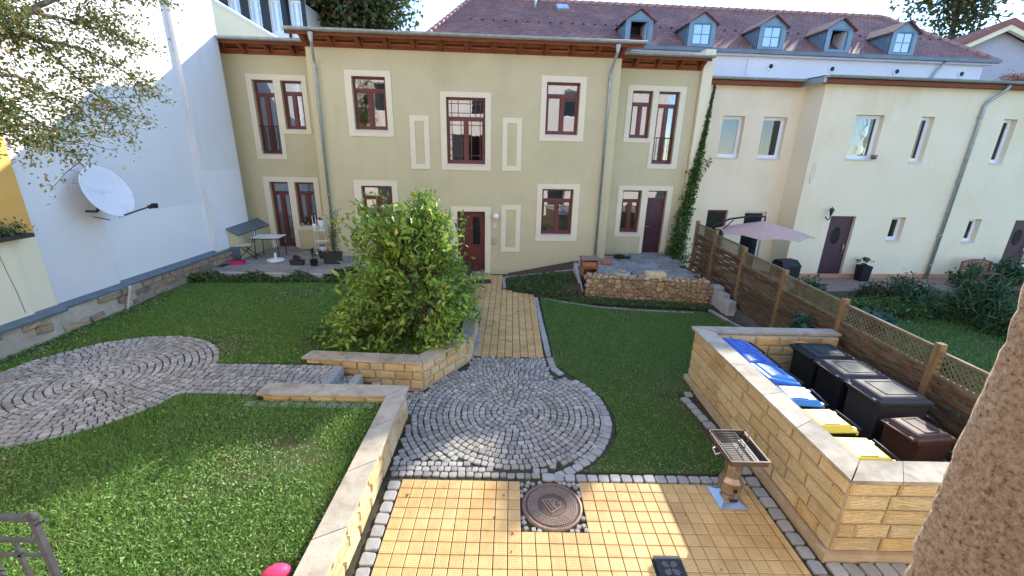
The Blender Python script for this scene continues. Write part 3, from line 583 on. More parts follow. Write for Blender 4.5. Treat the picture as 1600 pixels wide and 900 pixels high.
# upper retaining wall with bend
w2 = thing('planter_wall', 'angled low sandstone wall with grey cap under the big shrub', 'wall')
MB().poly([(-2.2, 2.24), (-.16, 2.12), (.56, 3.25), (.58, 4.9), (.4, 4.9), (.38, 3.32), (-.27, 2.34), (-2.2, 2.42)], -.2, .495).build('wall_core', mortar, w2)
course_wall(w2, (-2.2, 2.24), (-.16, 2.12), .02, .5, 3, .3, .02); course_wall(w2, (-.16, 2.12), (.56, 3.25), .02, .5, 3, .27, .02); course_wall(w2, (.56, 3.25), (.58, 4.9), .02, .5, 3, .3, .02)
cap_run(w2, (-2.27, 2.2), (-.14, 2.07), (-2.2, 2.47), (-.28, 2.38), .505, .545, 3); cap_run(w2, (-.136, 2.075), (.61, 3.24), (-.276, 2.385), (.35, 3.36), .505, .545, 2); cap_run(w2, (.612, 3.245), (.62, 4.95), (.352, 3.365), (.34, 4.95), .505, .545, 2)
# steps
stp = struct('garden_steps', MB().poly([(-1.68, 1.32), (-1.05, 1.32), (-1.05, 2.1), (-1.68, 2.13)], -.2, .13).poly([(-1.68, 1.32), (-1.33, 1.32), (-1.33, 2.1), (-1.68, 2.13)], .13, .28), joint)
for (x, z) in ((-1.58, .45), (-1.26, .30), (-.96, .15)):
    MB().bbox(-.075, .075, -.4, .38, -.17, .0, .012).build('step_block', granite_big, stp, loc=(x, 1.72, z))
lay('cobbles', rows(-1.49, -1.35, 1.36, 2.08, lambda x, y: True, .085, .1)+[], stp, .29, .1)
lay('cobbles', rows(-1.17, -1.05, 1.36, 2.08, lambda x, y: True, .085, .1), stp, .14, .1)
# bin enclosure
w3 = thing('bin_enclosure', 'sandstone walled bin enclosure with grey slab capping', 'enclosure')
MB().poly([(4.735, 2.68), (4.735, -.99), (7.25, -.99), (7.25, -.77), (4.965, -.77), (4.965, 2.48), (7.2, 2.48), (7.2, 2.68)], -.2, .985).build('wall_core', mortar, w3)
course_wall(w3, (4.735, 2.68), (4.735, -.99), .09, .99, 5, .40, .026); course_wall(w3, (4.735, -.99), (7.25, -.99), .09, .99, 5, .44, .026)
course_wall(w3, (4.965, 2.48), (7.2, 2.48), .1, .99, 5, .36, .015); course_wall(w3, (7.2, 2.68), (4.735, 2.68), .1, .99, 5, .33, .02); course_wall(w3, (4.965, -.77), (4.965, 2.48), .1, .99, 5, .4, .01)
MB().poly([(4.655, 2.72), (4.655, -1.05), (7.27, -1.05), (7.27, -.98), (4.76, -.98), (4.76, 2.72)], -.1, .085).build('plinth', mat('stained_sandstone_plinth', [(.40, .3, .18), (.52, .42, .28)], .9, 6, 7, .005, 25), w3)
cap_run(w3, (4.675, 2.77), (4.675, -1.05), (4.985, 2.52), (4.985, -.76), 1.0, 1.04, 5)
cap_run(w3, (4.68, -1.055), (7.3, -1.055), (4.99, -.762), (7.3, -.762), 1.0, 1.04, 5)
cap_run(w3, (4.68, 2.775), (7.27, 2.775), (4.99, 2.525), (7.27, 2.525), 1.0, 1.04, 3)
# ------------------------------------------------------------------ houses
def wall_holes(u0, u1, z0, z1, holes, d0, thick, axis='u'):
    """solid wall (front face at y=d0, towards -y) with real openings (ua, ub, za, zb)"""
    us = sorted({u0, u1, *[h[0] for h in holes], *[h[1] for h in holes]}); zs = sorted({z0, z1, *[h[2] for h in holes], *[h[3] for h in holes]})
    us = [u for u in us if u0 <= u <= u1]; zs = [z for z in zs if z0 <= z <= z1]
    op = lambda a, b: any(h[0]-1e-6 < a < h[1]+1e-6 and h[2]-1e-6 < b < h[3]+1e-6 for h in holes)
    vs = {}; V = []; F = []
    def vid(u, z, y):
        k = (round(u, 4), round(z, 4), y)
        if k not in vs: vs[k] = len(V); V.append((u, y, z))
        return vs[k]
    ya, yb = d0, d0+thick
    nu, nz_ = len(us)-1, len(zs)-1
    solid = [[not op((us[i]+us[i+1])/2, (zs[j]+zs[j+1])/2) for j in range(nz_)] for i in range(nu)]
    for i in range(nu):
        for j in range(nz_):
            if not solid[i][j]: continue
            a, b, c, d = us[i], us[i+1], zs[j], zs[j+1]
            F.append((vid(a, c, ya), vid(b, c, ya), vid(b, d, ya), vid(a, d, ya))); F.append((vid(b, c, yb), vid(a, c, yb), vid(a, d, yb), vid(b, d, yb)))
            if i == 0 or not solid[i-1][j]: F.append((vid(a, c, yb), vid(a, c, ya), vid(a, d, ya), vid(a, d, yb)))
            if i == nu-1 or not solid[i+1][j]: F.append((vid(b, c, ya), vid(b, c, yb), vid(b, d, yb), vid(b, d, ya)))
            if j == 0 or not solid[i][j-1]: F.append((vid(a, c, yb), vid(b, c, yb), vid(b, c, ya), vid(a, c, ya)))
            if j == nz_-1 or not solid[i][j+1]: F.append((vid(a, d, ya), vid(b, d, ya), vid(b, d, yb), vid(a, d, yb)))
    return MB().add(V, F)
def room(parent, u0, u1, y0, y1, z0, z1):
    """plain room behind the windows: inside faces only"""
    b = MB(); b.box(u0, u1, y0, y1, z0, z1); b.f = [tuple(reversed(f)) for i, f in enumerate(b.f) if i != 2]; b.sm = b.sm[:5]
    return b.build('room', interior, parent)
def window(parent, u0, u1, z0, z1, d, mt=red_wood, fw=.06, transom=.76, mull=True, muntin=None, curtain=None, reveal=.13, gl=None, name='window', sill=True, label=None):
    """frame standing in the opening; pane, curtain are its sub-parts"""
    y0, y1 = d+reveal, d+reveal+.06; b = MB(); g = .004
    U0, U1, Z0, Z1 = u0+g, u1-g, z0+g, z1-g
    b.box(U0, U0+fw, y0, y1, Z0, Z1).box(U1-fw, U1, y0, y1, Z0, Z1).box(U0+fw, U1-fw, y0, y1, Z0, Z0+fw*1.3).box(U0+fw, U1-fw, y0, y1, Z1-fw, Z1)
    zt = Z1
    if transom: zt = Z0+(Z1-Z0)*transom; b.box(U0+fw, U1-fw, y0-.015, y1-.002, zt-.045, zt+.045)
    zl = zt-(.045 if transom else fw); zb = Z0+fw*1.3
    if mull: um = (U0+U1)/2; b.box(um-.045, um+.045, y0-.01, y1-.004, zb, zl)
    s_ = .035   # sash frames
    fields = [(U0+fw, um-.045), (um+.045, U1-fw)] if mull else [(U0+fw, U1-fw)]
    for (a, c) in fields:
        b.box(a, a+s_, y0+.012, y1-.008, zb, zl).box(c-s_, c, y0+.012, y1-.008, zb, zl).box(a+s_, c-s_, y0+.012, y1-.008, zb, zb+s_).box(a+s_, c-s_, y0+.012, y1-.008, zl-s_, zl)
    fr = b.build(name, mt, parent, label=label)
    if muntin:
        q = MB(); w = .011
        for (uu, za, zc) in muntin[0]: q.box(uu-w, uu+w, y0+.018, y0+.042, za, zc)
        for (zz, ua, uc) in muntin[1]: q.box(ua, uc, y0+.02, y0+.04, zz-w, zz+w)
        q.build('glazing_bar', mt, fr)
    if transom:
        MB().box(U0+fw-.01, U1-fw+.01, y0+.03, y0+.036, zt+.04, Z1-fw+.01).build('pane', gl or glass, fr)
    for (a, c) in fields: MB().box(a+s_-.01, c-s_+.01, y0+.03, y0+.036, zb+s_-.01, zl-s_+.01).build('pane', gl or glass, fr)
    if curtain:
        for (a, c, z_) in curtain:
            n = 26; pts = [(a+(c-a)*i/n, y1+.10+.02*math.sin(i*1.9)+.01*math.sin(i*.7)) for i in range(n+1)]
            V = [(x, y, zz) for zz in (Z0+z_, Z1-.03) for x, y in pts]; MB().add(V, [(i, i+1, n+2+i, n+1+i) for i in range(n)], True).build('curtain', curtain_m, fr)
    if sill: MB().box(u0-.02, u1+.02, d-.045, d+reveal+.0, z0-.028, z0+.003).build('window_sill', sill_m, parent)
    return fr
def surround(parent, o, i, d, proud=.022, name='window_surround'):
    """flat painted border: o, i = (u0, u1, z0, z1)"""
    b = MB(); y0, y1 = d-proud, d+.002
    b.box(o[0], i[0], y0, y1, o[2], o[3]).box(i[1], o[1], y0, y1, o[2], o[3]).box(i[0], i[1], y0, y1, i[3], o[3])
    if i[2] > o[2]: b.box(i[0], i[1], y0, y1, o[2], i[2])
    return b.build(name, cream, parent)
gh = thing('green_house', 'two storey olive green house with cream window borders across the yard', 'house', (0, YF, 0), TH)
UL, UR, WD = -4.75, 4.6, 1.1
mw = [(-3.52, -2.53, 4.57, 6.06), (-.74, .46, 3.62, 5.57), (2.34, 3.38, 4.57, 6.08), (-3.5, -2.53, 1.38, 2.89), (2.34, 3.38, 1.38, 2.89), (-.46, .46, .03, 2.12)]
wall_holes(UL, UR, -.4, 7.12, mw, 0, .3).build('wall', plaster_green, gh)
MB().box(UL, UL+.3, .302, WD+.3, -.4, 7.12).build('wall', plaster_green, gh); MB().box(UR-.3, UR, .302, WD+.3, -.4, 7.12).build('wall', plaster_green, gh)
lw = [(-6.93, -6.27, 3.78, 6.02), (-6.05, -5.4, 4.57, 6.02), (-6.86, -6.24, .62, 2.88), (-6.03, -5.39, 1.40, 2.88)]
rw = [(5.4, 6.1, 4.57, 6.07), (6.3, 7.03, 3.73, 6.07), (5.4, 6.1, 1.28, 2.81), (6.33, 7.03, .5, 2.81)]
wall_holes(-8.3, UL+.002, -.4, 7.06, lw, WD, .3).build('wall', plaster_green, gh); wall_holes(UR-.002, 7.62, -.4, 7.06, rw, WD, .3).build('wall', plaster_green, gh)
MB().box(-7.86, -7.72, .5, WD-.002, -.4, 7.0).build('wall', plaster_green, gh)
MB().box(7.32, 7.62, WD+.3, 5.0, -.4, 7.0).build('wall', plaster_green, gh); MB().box(-8.3, 7.32, 5.0, 5.3, -.4, 7.5).build('wall', plaster_green, gh)
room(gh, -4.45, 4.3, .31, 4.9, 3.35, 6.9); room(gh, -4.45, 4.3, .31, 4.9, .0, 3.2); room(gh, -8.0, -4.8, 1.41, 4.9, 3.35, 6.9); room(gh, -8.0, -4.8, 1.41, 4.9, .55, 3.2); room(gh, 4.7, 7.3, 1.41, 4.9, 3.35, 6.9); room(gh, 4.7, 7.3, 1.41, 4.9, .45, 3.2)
for o, i in (((-3.71, -2.36, 4.38, 6.22), mw[0]), ((-.92, .64, 3.43, 5.72), mw[1]), ((2.17, 3.57, 4.38, 6.25), mw[2]), ((-3.72, -2.36, 1.2, 3.06), mw[3]), ((2.17, 3.58, 1.16, 3.05), mw[4])): surround(gh, o, i, 0)
surround(gh, (-.65, .65, .0, 2.28), (-.46, .46, .0, 2.12), 0, name='door_surround')
for o in ((-1.87, -1.28, 3.44, 5.02), (1.0, 1.61, 3.44, 5.03), (1.0, 1.64, .77, 2.35), (-1.87, -1.28, .77, 2.35)):
    surround(gh, o, (o[0]+.155, o[1]-.155, o[2]+.155, o[3]-.155), 0, name='wall_panel_border')
window(gh, *mw[0], 0); window(gh, *mw[2], 0, curtain=[(2.42, 3.3, 1.0)])
window(gh, *mw[3], 0, curtain=[(-3.45, -2.6, .55)]); wlr = window(gh, *mw[4], 0)
c_ = mw[1]; zt = c_[2]+(c_[3]-c_[2])*.70
um = -.14
mv = [(-.58, c_[2]+.12, zt-.06), (-.30, c_[2]+.12, zt-.06), (.02, c_[2]+.12, zt-.06), (.30, c_[2]+.12, zt-.06), (-.58, zt+.05, c_[3]-.06), (-.38, zt+.05, c_[3]-.06), (-.0, zt+.05, c_[3]-.06), (.16, zt+.05, c_[3]-.06), (.31, zt+.05, c_[3]-.06)]
mh = [(c_[2]+.26, -.66, .38), (zt-.2, -.66, .38), (c_[2]+.74, -.66, -.58), (c_[2]+.74, -.30, -.2), (c_[2]+.74, -.08, .02), (c_[2]+.74, .30, .38), (c_[2]+.88, -.66, -.58), (c_[2]+.88, -.30, -.2), (c_[2]+.88, -.08, .02), (c_[2]+.88, .30, .38), (zt+.15, -.66, .38), (zt+.42, -.66, .38)]
window(gh, *mw[1], 0, transom=.70, muntin=(mv, mh), curtain=[(-.6, -.2, .1)], label='tall window with a grid of fine glazing bars')
# main door
b = MB(); b.box(-.455, -.40, .16, .24, .03, 2.115).box(.40, .455, .16, .24, .03, 2.115).box(-.4, .4, .16, .24, 2.05, 2.115); dfr = b.build('door_frame', red_wood, gh)
b = MB().box(-.4, .4, .19, .235, .04, 2.05)
for z_ in (.12, .20, .28, .36, .44, .52, .60, .68, .76): b.box(-.33, .33, .182, .189, z_, z_+.055)
b.box(-.33, -.02, .178, .189, .95, 1.95); dr = b.build('door', red_wood, gh)
MB().box(.05, .30, .180, .188, .98, 1.92).build('pane', mat('black_door_glass', [(.015, .016, .018), (.02, .022, .025)], .08, 3, spec=.6), dr)
MB().tube([(-.25, .17, .98), (-.25, .14, .98), (-.25, .14, 1.25), (-.25, .17, 1.25)], .011).build('handle', steel, dr)
MB().box(-.75, .66, -.34, .0, -.03, .03).box(-.66, .66, .0, .3, -.02, .032).build('door_step', mat('reddish_step_stone', [(.42, .26, .16), (.5, .34, .22)], .8, 8, 6), gh)
# wings: windows with doors, joined borders
def wing(side, door_u, win_u, ztop, zdoor, zsill, out, zi, dark=False):
    d = WD; y0, y1 = d-.022, d+.002; b = MB(); a0, a1 = door_u; c0, c1 = win_u; lo, hi = out
    t = .165
    b.box(lo, hi, y0, y1, ztop, ztop+t)
    if side < 0:   # door at the left
        b.box(lo, a0, y0, y1, zdoor-.16*(zi > 3), ztop).box(a1, c0, y0, y1, zsill-.14, ztop).box(c1, hi, y0, y1, zsill-.14, ztop).box(c0, c1, y0, y1, zsill-.14, zsill)
        b.box(a1, a1+.13, y0, y1, zdoor-.16*(zi > 3), zsill-.14)
        if zi > 3: b.box(a0, a1, y0, y1, zdoor-.16, zdoor)
    else:
        b.box(a1, hi, y0, y1, zdoor-.16*(zi > 3), ztop).box(c1, a0, y0, y1, zsill-.14, ztop).box(lo, c0, y0, y1, zsill-.14, ztop).box(c0, c1, y0, y1, zsill-.14, zsill)
        b.box(a0-.13, a0, y0, y1, zdoor-.16*(zi > 3), zsill-.14)
        if zi > 3: b.box(a0, a1, y0, y1, zdoor-.16, zdoor)
    b.build('window_surround', cream, gh)
wing(-1, (-6.93, -6.27), (-6.05, -5.4), 6.02, 3.78, 4.57, (-7.1, -5.25), 3.78); wing(-1, (-6.86, -6.24), (-6.03, -5.39), 2.88, .6, 1.40, (-7.05, -5.22), .6)
wing(1, (6.3, 7.03), (5.4, 6.1), 6.07, 3.73, 4.57, (5.22, 7.23), 3.73); wing(1, (6.33, 7.03), (5.4, 6.1), 2.81, .5, 1.28, (5.22, 7.22), .5)
window(gh, -6.93, -6.27, 3.78, 6.02, WD, transom=.82); window(gh, -6.05, -5.4, 4.57, 6.02, WD, curtain=[(-5.98, -5.46, .4)])
window(gh, -6.86, -6.24, .62, 2.88, WD, transom=.84, curtain=[(-6.8, -6.3, .1)], name='terrace_door'); window(gh, -6.03, -5.39, 1.40, 2.88, WD, transom=.76)
window(gh, 5.4, 6.1, 4.57, 6.07, WD, transom=.74); window(gh, 6.3, 7.03, 3.73, 6.07, WD, transom=.82); window(gh, 5.4, 6.1, 1.28, 2.81, WD, transom=.76)
b = MB(); d = WD+.12; b.box(6.334, 6.38, d, d+.07, .5, 2.80).box(6.98, 7.026, d, d+.07, .5, 2.80).box(6.38, 6.98, d, d+.07, 2.5, 2.55).box(6.38, 6.98, d, d+.07, 2.76, 2.80); f_ = b.build('door_frame', red_wood, gh)
MB().box(6.38, 6.98, d+.02, d+.026, 2.55, 2.76).build('pane', glass, f_)
b = MB().box(6.38, 6.98, d+.015, d+.06, .51, 2.5); 
for z_ in (.6, 1.5): b.box(6.45, 6.91, d+.005, d+.014, z_, z_+.8)
q_ = b.build('door', dark_door, gh); MB().tube([(6.43, d, 1.5), (6.43, d-.04, 1.5), (6.54, d-.04, 1.5)], .01).build('handle', steel, q_)
MB().box(6.28, 7.08, WD-.16, WD+.1, .48, .51).build('door_step', slabm, gh); MB().box(-6.95, -6.15, WD-.2, WD+.1, .58, .63).build('door_step', slabm, gh)
# french balcony rails
for (a, c_, z_) in ((-6.93, -6.27, 3.78), (6.3, 7.03, 3.73)):
    b = MB(); yy = WD+.04; b.box(a, c_, yy-.012, yy+.012, z_+.86, z_+.885).box(a, c_, yy-.008, yy+.008, z_+.12, z_+.135)
    n = 7
    for i in range(1, n): u = a+(c_-a)*i/n; b.box(u-.006, u+.006, yy-.006, yy+.006, z_+.135, z_+.86)
    for i in range(1, n, 2):
        u = a+(c_-a)*i/n; pts = [(u+.07*math.sin(t*.7)*math.cos(t*.35), yy-.01, z_+.3+t*.045) for t in range(9)]; b.tube(pts, .005, 5)
    b.build('window_rail', iron_black, gh)
# eaves: board soffit, rafters, fascia, gutter
def eaves(u0, u1, d, zt, over, ext0, ext1, n, rz=.12):
    """d wall plane; roof rises gently to the back"""
    a, c_ = u0-ext0, u1+ext1; sl = .07; yb = d-over
    MB().add([(a, yb, zt-.03), (c_, yb, zt-.03), (c_, 5.6, zt-.03+sl*(5.6-yb)), (a, 5.6, zt-.03+sl*(5.6-yb)), (a, yb, zt+.02), (c_, yb, zt+.02), (c_, 5.6, zt+.02+sl*(5.6-yb)), (a, 5.6, zt+.02+sl*(5.6-yb))],
        [(3, 2, 1, 0), (4, 5, 6, 7), (0, 1, 5, 4), (1, 2, 6, 5), (2, 3, 7, 6), (3, 0, 4, 7)]).build('roof', flash, gh)
    MB().box(u0, u1, d-.05, d-.002, zt-.33, zt-.235).build('wall_plate', rafter_m, gh)
    for i in range(n+1):
        u = u0+(u1-u0)*i/n; w = .055; u = min(max(u, u0+w), u1-w)
        MB().prism([(yb+.05, zt-.035), (yb+.05, zt-.12), (d-.051, zt-.33), (d-.051, zt-.035)], 'x', -w, w).build('rafter', rafter_m, gh, loc=(u, 0, 0))
    for i in range(n):
        ua = u0+(u1-u0)*i/n+.06; ub = u0+(u1-u0)*(i+1)/n-.06
        ua = max(ua, u0+.115); ub = min(ub, u1-.115)
        MB().box(ua, ub, d-.03, d-.004, zt-.233, zt-.05).build('soffit_board', board_m, gh)
        MB().box(ua+.05, ub-.05, d-.038, d-.0305, zt-.185, zt-.135).build('vent_slot', mat('dark_brown_grille', [(.05, .022, .014), (.07, .03, .02)], .8, 9), gh)
    MB().box(a+.01, c_-.01, yb, yb+.025, zt-.13, zt-.031).build('fascia', rafter_m, gh)
    # half round gutter
    r = .075; seg = [(math.cos(t)*r, -math.sin(t)*r) for t in np.linspace(0, math.pi, 9)]; V = []; 
    for u in (a-.03, c_+.03):
        V += [(u, yb-.085+y, zt+.01+z) for y, z in seg]+[(u, yb-.085+y*.93, zt+.012+z*.93) for y, z in seg]
    F = [(i, i+1, 18+i+1, 18+i) for i in range(8)]+[(9+i+1, 9+i, 27+i, 27+i+1) for i in range(8)]+[(i, 9+i, 9+i+1, i+1) for i in range(8)]+[(18+i+1, 27+i+1, 27+i, 18+i) for i in range(8)]+[(0, 18, 27, 9), (8, 17, 35, 26)]
    MB().add(V, F, False).tube([(a-.03, yb-.16, zt+.012), (c_+.03, yb-.16, zt+.012)], .012, 6).build('gutter', zinc, gh)
eaves(UL, UR, 0, 7.12, .5, .28, .48, 12); eaves(-7.7, UL, WD, 7.06, .52, .0, -.02, 4); eaves(UR, 7.6, WD, 7.06, .52, -.02, .12, 4)
for (u, ub, zb, d0) in ((-4.35, -4.5, .62, 0), (4.28, 4.26, .52, 0)):
    b = MB().lathe([(.05, -.2), (.075, -.07), (.075, .0)], 10, (u, -.585, 7.03)).tube([(u, -.585, 6.9), (u, -.57, 6.82), (ub, -.12, 6.42), (ub, -.09, 6.3), (ub, -.085, zb)], .042, 10)
    for z_ in (6.2, 4.4, 2.6, 1.2): b.lathe([(.044, -.02), (.052, -.02), (.052, .02), (.044, .02)], 10, (ub, -.085, z_)).box(ub-.01, ub+.01, -.06, .0, z_-.01, z_+.01)
    b.build('downpipe', zinc, gh)
# small wall fittings
MB().box(.73, .85, -.03, .0, 1.58, 1.74).build('door_bell', mat('pale_grey_box', [(.6, .6, .58)], .5), gh); MB().box(.70, .86, -.025, .0, 1.02, 1.28).box(.76, .80, -.03, -.025, 1.08, 1.2).build('intercom', steel, gh)
MB().box(7.32, 7.37, WD-.02, WD, 1.02, 1.1).build('wall_socket', white_pl, gh)
lampg = thing('globe_lamp', 'round white globe lamp on the green wall beside the main door', 'lamp', hpt(.81, -.12, 1.98), TH)
MB().lathe([(0, -.1), (.05, -.088), (.088, -.05), (.1, 0), (.088, .05), (.05, .088), (0, .1)], 20).build('globe', mat('opal_glass', [(.85, .85, .82)], .25, spec=.6), lampg); MB().tube([(0, .0, 0), (0, .12, 0)], .06, 14).build('lamp_base', white_pl, lampg)
mt_ = MB().bbox(-.3, .3, -.2, .2, 0, .02, .005).build('door_mat', mat('dark_grey_mat', [(.035, .036, .04), (.06, .06, .065)], .95, 40, bump=.003)); mt_.location = (.42, 8.65, .003); mt_.rotation_euler[2] = TH; tag(mt_, 'dark grey mat on the paved path before the main door', 'doormat')

# ------------------------------------------------------------------ cream house on the right
ch = thing('cream_house', 'long cream plastered house with narrow white windows, right of the green house', 'house', (0, YF, 0), TH)
dA, dB, uS = 1.55, .6, 11.72
wall_holes(7.64, uS, -.42, 6.55, [(8.9, 9.72, 4.0, 5.42), (10.42, 11.3, 4.0, 5.42), (8.9, 9.7, -.3, 2.1), (10.38, 11.24, -.3, 2.06)], dA, .35).build('wall', plaster_cream, ch)
MB().box(uS, uS+.3, dB+.352, dA+.35, -.42, 6.55).build('wall', plaster_cream, ch)
wall_holes(uS, 28, -.42, 6.55, [(13.05, 14.07, 4.05, 5.49), (15.43, 15.91, 4.0, 5.49), (18.5, 19.0, 4.02, 5.49), (13.06, 14.03, -.3, 2.06), (15.45, 15.98, 1.17, 2.05), (18.52, 19.02, 1.14, 2.02), (20.4, 21.4, -.3, 2.0), (22.5, 23.3, 4.0, 5.49)], dB, .35).build('wall', plaster_cream, ch)
MB().box(7.64, 7.98, .95, dA+.3, -.42, 7.35).build('fire_wall', plaster_yellow, ch)
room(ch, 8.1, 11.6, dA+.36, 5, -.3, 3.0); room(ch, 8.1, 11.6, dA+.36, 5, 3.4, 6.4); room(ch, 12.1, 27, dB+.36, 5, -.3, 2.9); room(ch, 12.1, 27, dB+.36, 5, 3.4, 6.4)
for k_, (a, c_, z0, z1, dd) in enumerate([(8.9, 9.72, 4.0, 5.42, dA), (10.42, 11.3, 4.0, 5.42, dA), (13.05, 14.07, 4.05, 5.49, dB), (15.43, 15.91, 4.0, 5.49, dB), (18.5, 19.0, 4.02, 5.49, dB), (15.45, 15.98, 1.17, 2.05, dB), (18.52, 19.02, 1.14, 2.02, dB), (22.5, 23.3, 4.0, 5.49, dB)]):
    window(ch, a, c_, z0, z1, dd, white_pvc, .065, None, False, reveal=.17, curtain=[(a+.1, c_-.1, .1)] if k_ in (0, 2, 3) else None, gl=glass_s)
    MB().box(a-.03, c_+.03, dd-.012, dd+.002, z1, z1+.03).build('lintel_strip', cream, ch)
# french doors of part A and front doors of part B
for (a, c_) in ((8.9, 9.7), (10.38, 11.24)):
    z1 = 2.1 if a < 9 else 2.06; q_ = MB().box(a+.01, a+.07, dA+.1, dA+.16, -.3, z1).box(c_-.07, c_-.01, dA+.1, dA+.16, -.3, z1).box(a+.07, c_-.07, dA+.1, dA+.16, z1-.07, z1-.01).build('terrace_door', red_wood if a < 9 else white_pvc, ch)
    MB().box(a+.07, c_-.07, dA+.12, dA+.126, -.3, z1-.07).build('pane', mat('black_door_glass', [(.015, .016, .018)]), q_)
for (a, c_, z1) in ((13.06, 14.03, 2.06), (20.4, 21.4, 2.0)):
    b = MB().box(a+.01, c_-.01, dB+.1, dB+.15, -.3, z1-.01); b.box(a+.15, c_-.15, dB+.093, dB+.0995, -.2, -.1).box(a+.1, c_-.1, dB+.09, dB+.0995, .02, .04); q_ = b.build('door', dark_door, ch)
    g_ = circ((a+c_)/2-.05, 1.33, .17, 14); g_ = [(x, 1.33+(z-1.33)*1.9) for x, z in g_]; MB().prism(g_, 'y', dB+.088, dB+.099).build('pane', mat('black_door_glass', [(.015, .016, .018)]), q_)
    MB().tube([(c_-.15, dB+.09, .62), (c_-.15, dB+.05, .62), (c_-.15, dB+.05, 1.0), (c_-.15, dB+.09, 1.0)], .013).build('handle', steel, q_)
    MB().box(a-.15, c_+.15, dB-.3, dB, -.4, -.29).build('door_step', slabm, ch)
MB().box(uS-.02, 27.98, dB-.025, dB-.001, -.42, -.12).build('plinth', mat('terracotta_plinth_paint', [(.55, .27, .14), (.62, .33, .19)], .9, 3), ch)
for (a, c_, dd) in ((7.7, uS-.27, dA), (uS-.22, 28, dB)):
    ov = .26; MB().box(a, c_, dd-ov, dd-.002, 6.40, 6.43).box(a, c_, dd-ov+.0, dd-ov+.03, 6.43, 6.52).build('soffit_board', rafter_m, ch)
    r = .07; V = []; seg = [(math.cos(t)*r, -math.sin(t)*r) for t in np.linspace(0, math.pi, 7)]
    for u in (a-.02, c_+.02): V += [(u, dd-ov-.075+y, 6.6+z) for y, z in seg]
    MB().add(V+[(a-.02, dd-ov-.075-r, 6.6), (c_+.02, dd-ov-.075-r, 6.6)], [(i, i+1, 8+i, 7+i) for i in range(6)]).tube([(a-.02, dd-ov-.15, 6.6), (c_+.02, dd-ov-.15, 6.6)], .014, 6).tube([(a-.02, dd-ov, 6.6), (c_+.02, dd-ov, 6.6)], .014, 6).build('gutter', zinc, ch)
MB().box(uS-.3, uS-.22, dB-.26, dA-.2, 6.4, 6.58).build('gutter', zinc, ch)
MB().add([(7.64, dA-.2, 6.62), (uS-.25, dA-.2, 6.62), (uS-.25, 3.2, 6.7), (7.64, 3.2, 6.7)], [(0, 1, 2, 3)]).add([(uS-.25, dB-.2, 6.62), (28, dB-.2, 6.62), (28, 3.2, 6.7), (uS-.25, 3.2, 6.7)], [(0, 1, 2, 3)]).build('roof', flash, ch)
b = MB().tube([(17.85, dB-.33, 6.5), (17.8, dB-.3, 6.35), (17.52, dB-.1, 5.98), (17.5, dB-.08, 5.85), (17.46, dB-.08, -.42)], .055, 10)
for z_ in (5.5, 3.4, 1.4, .25): b.lathe([(.056, -.03), (.068, -.03), (.068, .03), (.056, .03)], 10, (17.47, dB-.08, z_))
b.build('downpipe', zinc, ch)
MB().tube([(11.95, dB-.02, 3.9), (12.02, dB-.03, 3.75), (12.0, dB-.03, 3.4), (11.9, dB-.03, 3.2), (11.86, dB-.03, 3.5), (11.93, dB-.02, 3.85)], .007, 5).build('loose_cable', sill_m, ch)
la = thing('wall_lantern', 'dark green wall lantern left of the maroon front door', 'lantern', hpt(12.83, dB-.02, 2.15), TH)
MB().tube([(0, 0, -.12), (0, -.12, -.22), (0, -.2, -.16), (0, -.2, -.05)], .018, 6).build('bracket', iron_black, la); MB().lathe([(.03, -.05), (.075, .14), (.1, .145), (.05, .22), (.012, .24), (.012, .27), (0, .28)], 6, (0, -.2, 0), False).build('lamp_head', mat('dark_green_iron', [(.02, .05, .04)], .4, spec=.5), la)

# ------------------------------------------------------------------ long roofed building behind
lb = thing('long_tiled_building', 'long building with red tiled hip roof, dormers and white band wall behind', 'building', (0, YF, 0), TH)
dW = 3.15; dE = 2.95; ZE = 7.8; SL = .64; DR = 6.7; ZR = ZE+SL*(DR-dE)
ul, ur = -1.75, 20.2; rl, rr_ = -.1, 18.3
V = [(ul, dE, ZE), (ur, dE, ZE), (ur, 2*DR-dE, ZE), (ul, 2*DR-dE, ZE), (rl, DR, ZR), (rr_, DR, ZR)]
me = bpy.data.meshes.new('roof'); me.from_pydata(V, [], [(0, 1, 5, 4), (1, 2, 5), (2, 3, 4, 5), (3, 0, 4), (3, 2, 1, 0)]); uvl = me.uv_layers.new(name='UVMap')
for p in me.polygons:
    for li in p.loop_indices:
        v = me.vertices[me.loops[li].vertex_index].co; uvl.data[li].uv = (v.x, (v.z-ZE)*1.94) if abs(p.normal.y) > abs(p.normal.x) else (v.y, (v.z-ZE)*1.7)
link('roof', me, tile_roof, lb)
hip = mat('hip_tile', [(.36, .17, .14), (.45, .25, .21)], .8, 6, rnd=.1)
for (p, q) in (((ul, dE, ZE), (rl, DR, ZR)), ((ur, dE, ZE), (rr_, DR, ZR)), ((rl, DR, ZR), (rr_, DR, ZR))):
    p, q = Vector(p), Vector(q); n = int((q-p).length/.36); b = MB()
    for i in range(n): a_ = p.lerp(q, i/n); c2 = p.lerp(q, (i+1)/n); b.tube([a_, c2], [.1, .075], 8)
    b.build('ridge_tiles', hip, lb, kind='stuff')
wall_b = MB().box(ul+.25, ur-.25, dW, 2*DR-dW, -.4, ZE-.004).build('wall', band_white, lb)
MB().box(10.35, 12.2, dW-.06, dW-.001, 6.6, ZE-.25).build('wall_pier', band_white, lb); MB().box(ul+.1, ur-.1, dE+.02, dW-.001, ZE-.16, ZE-.006).build('cornice', band_white, lb)
MB().box(ul-.05, ur+.1, dE-.12, dE+.019, ZE-.1, ZE+.02).build('gutter', flash, lb)
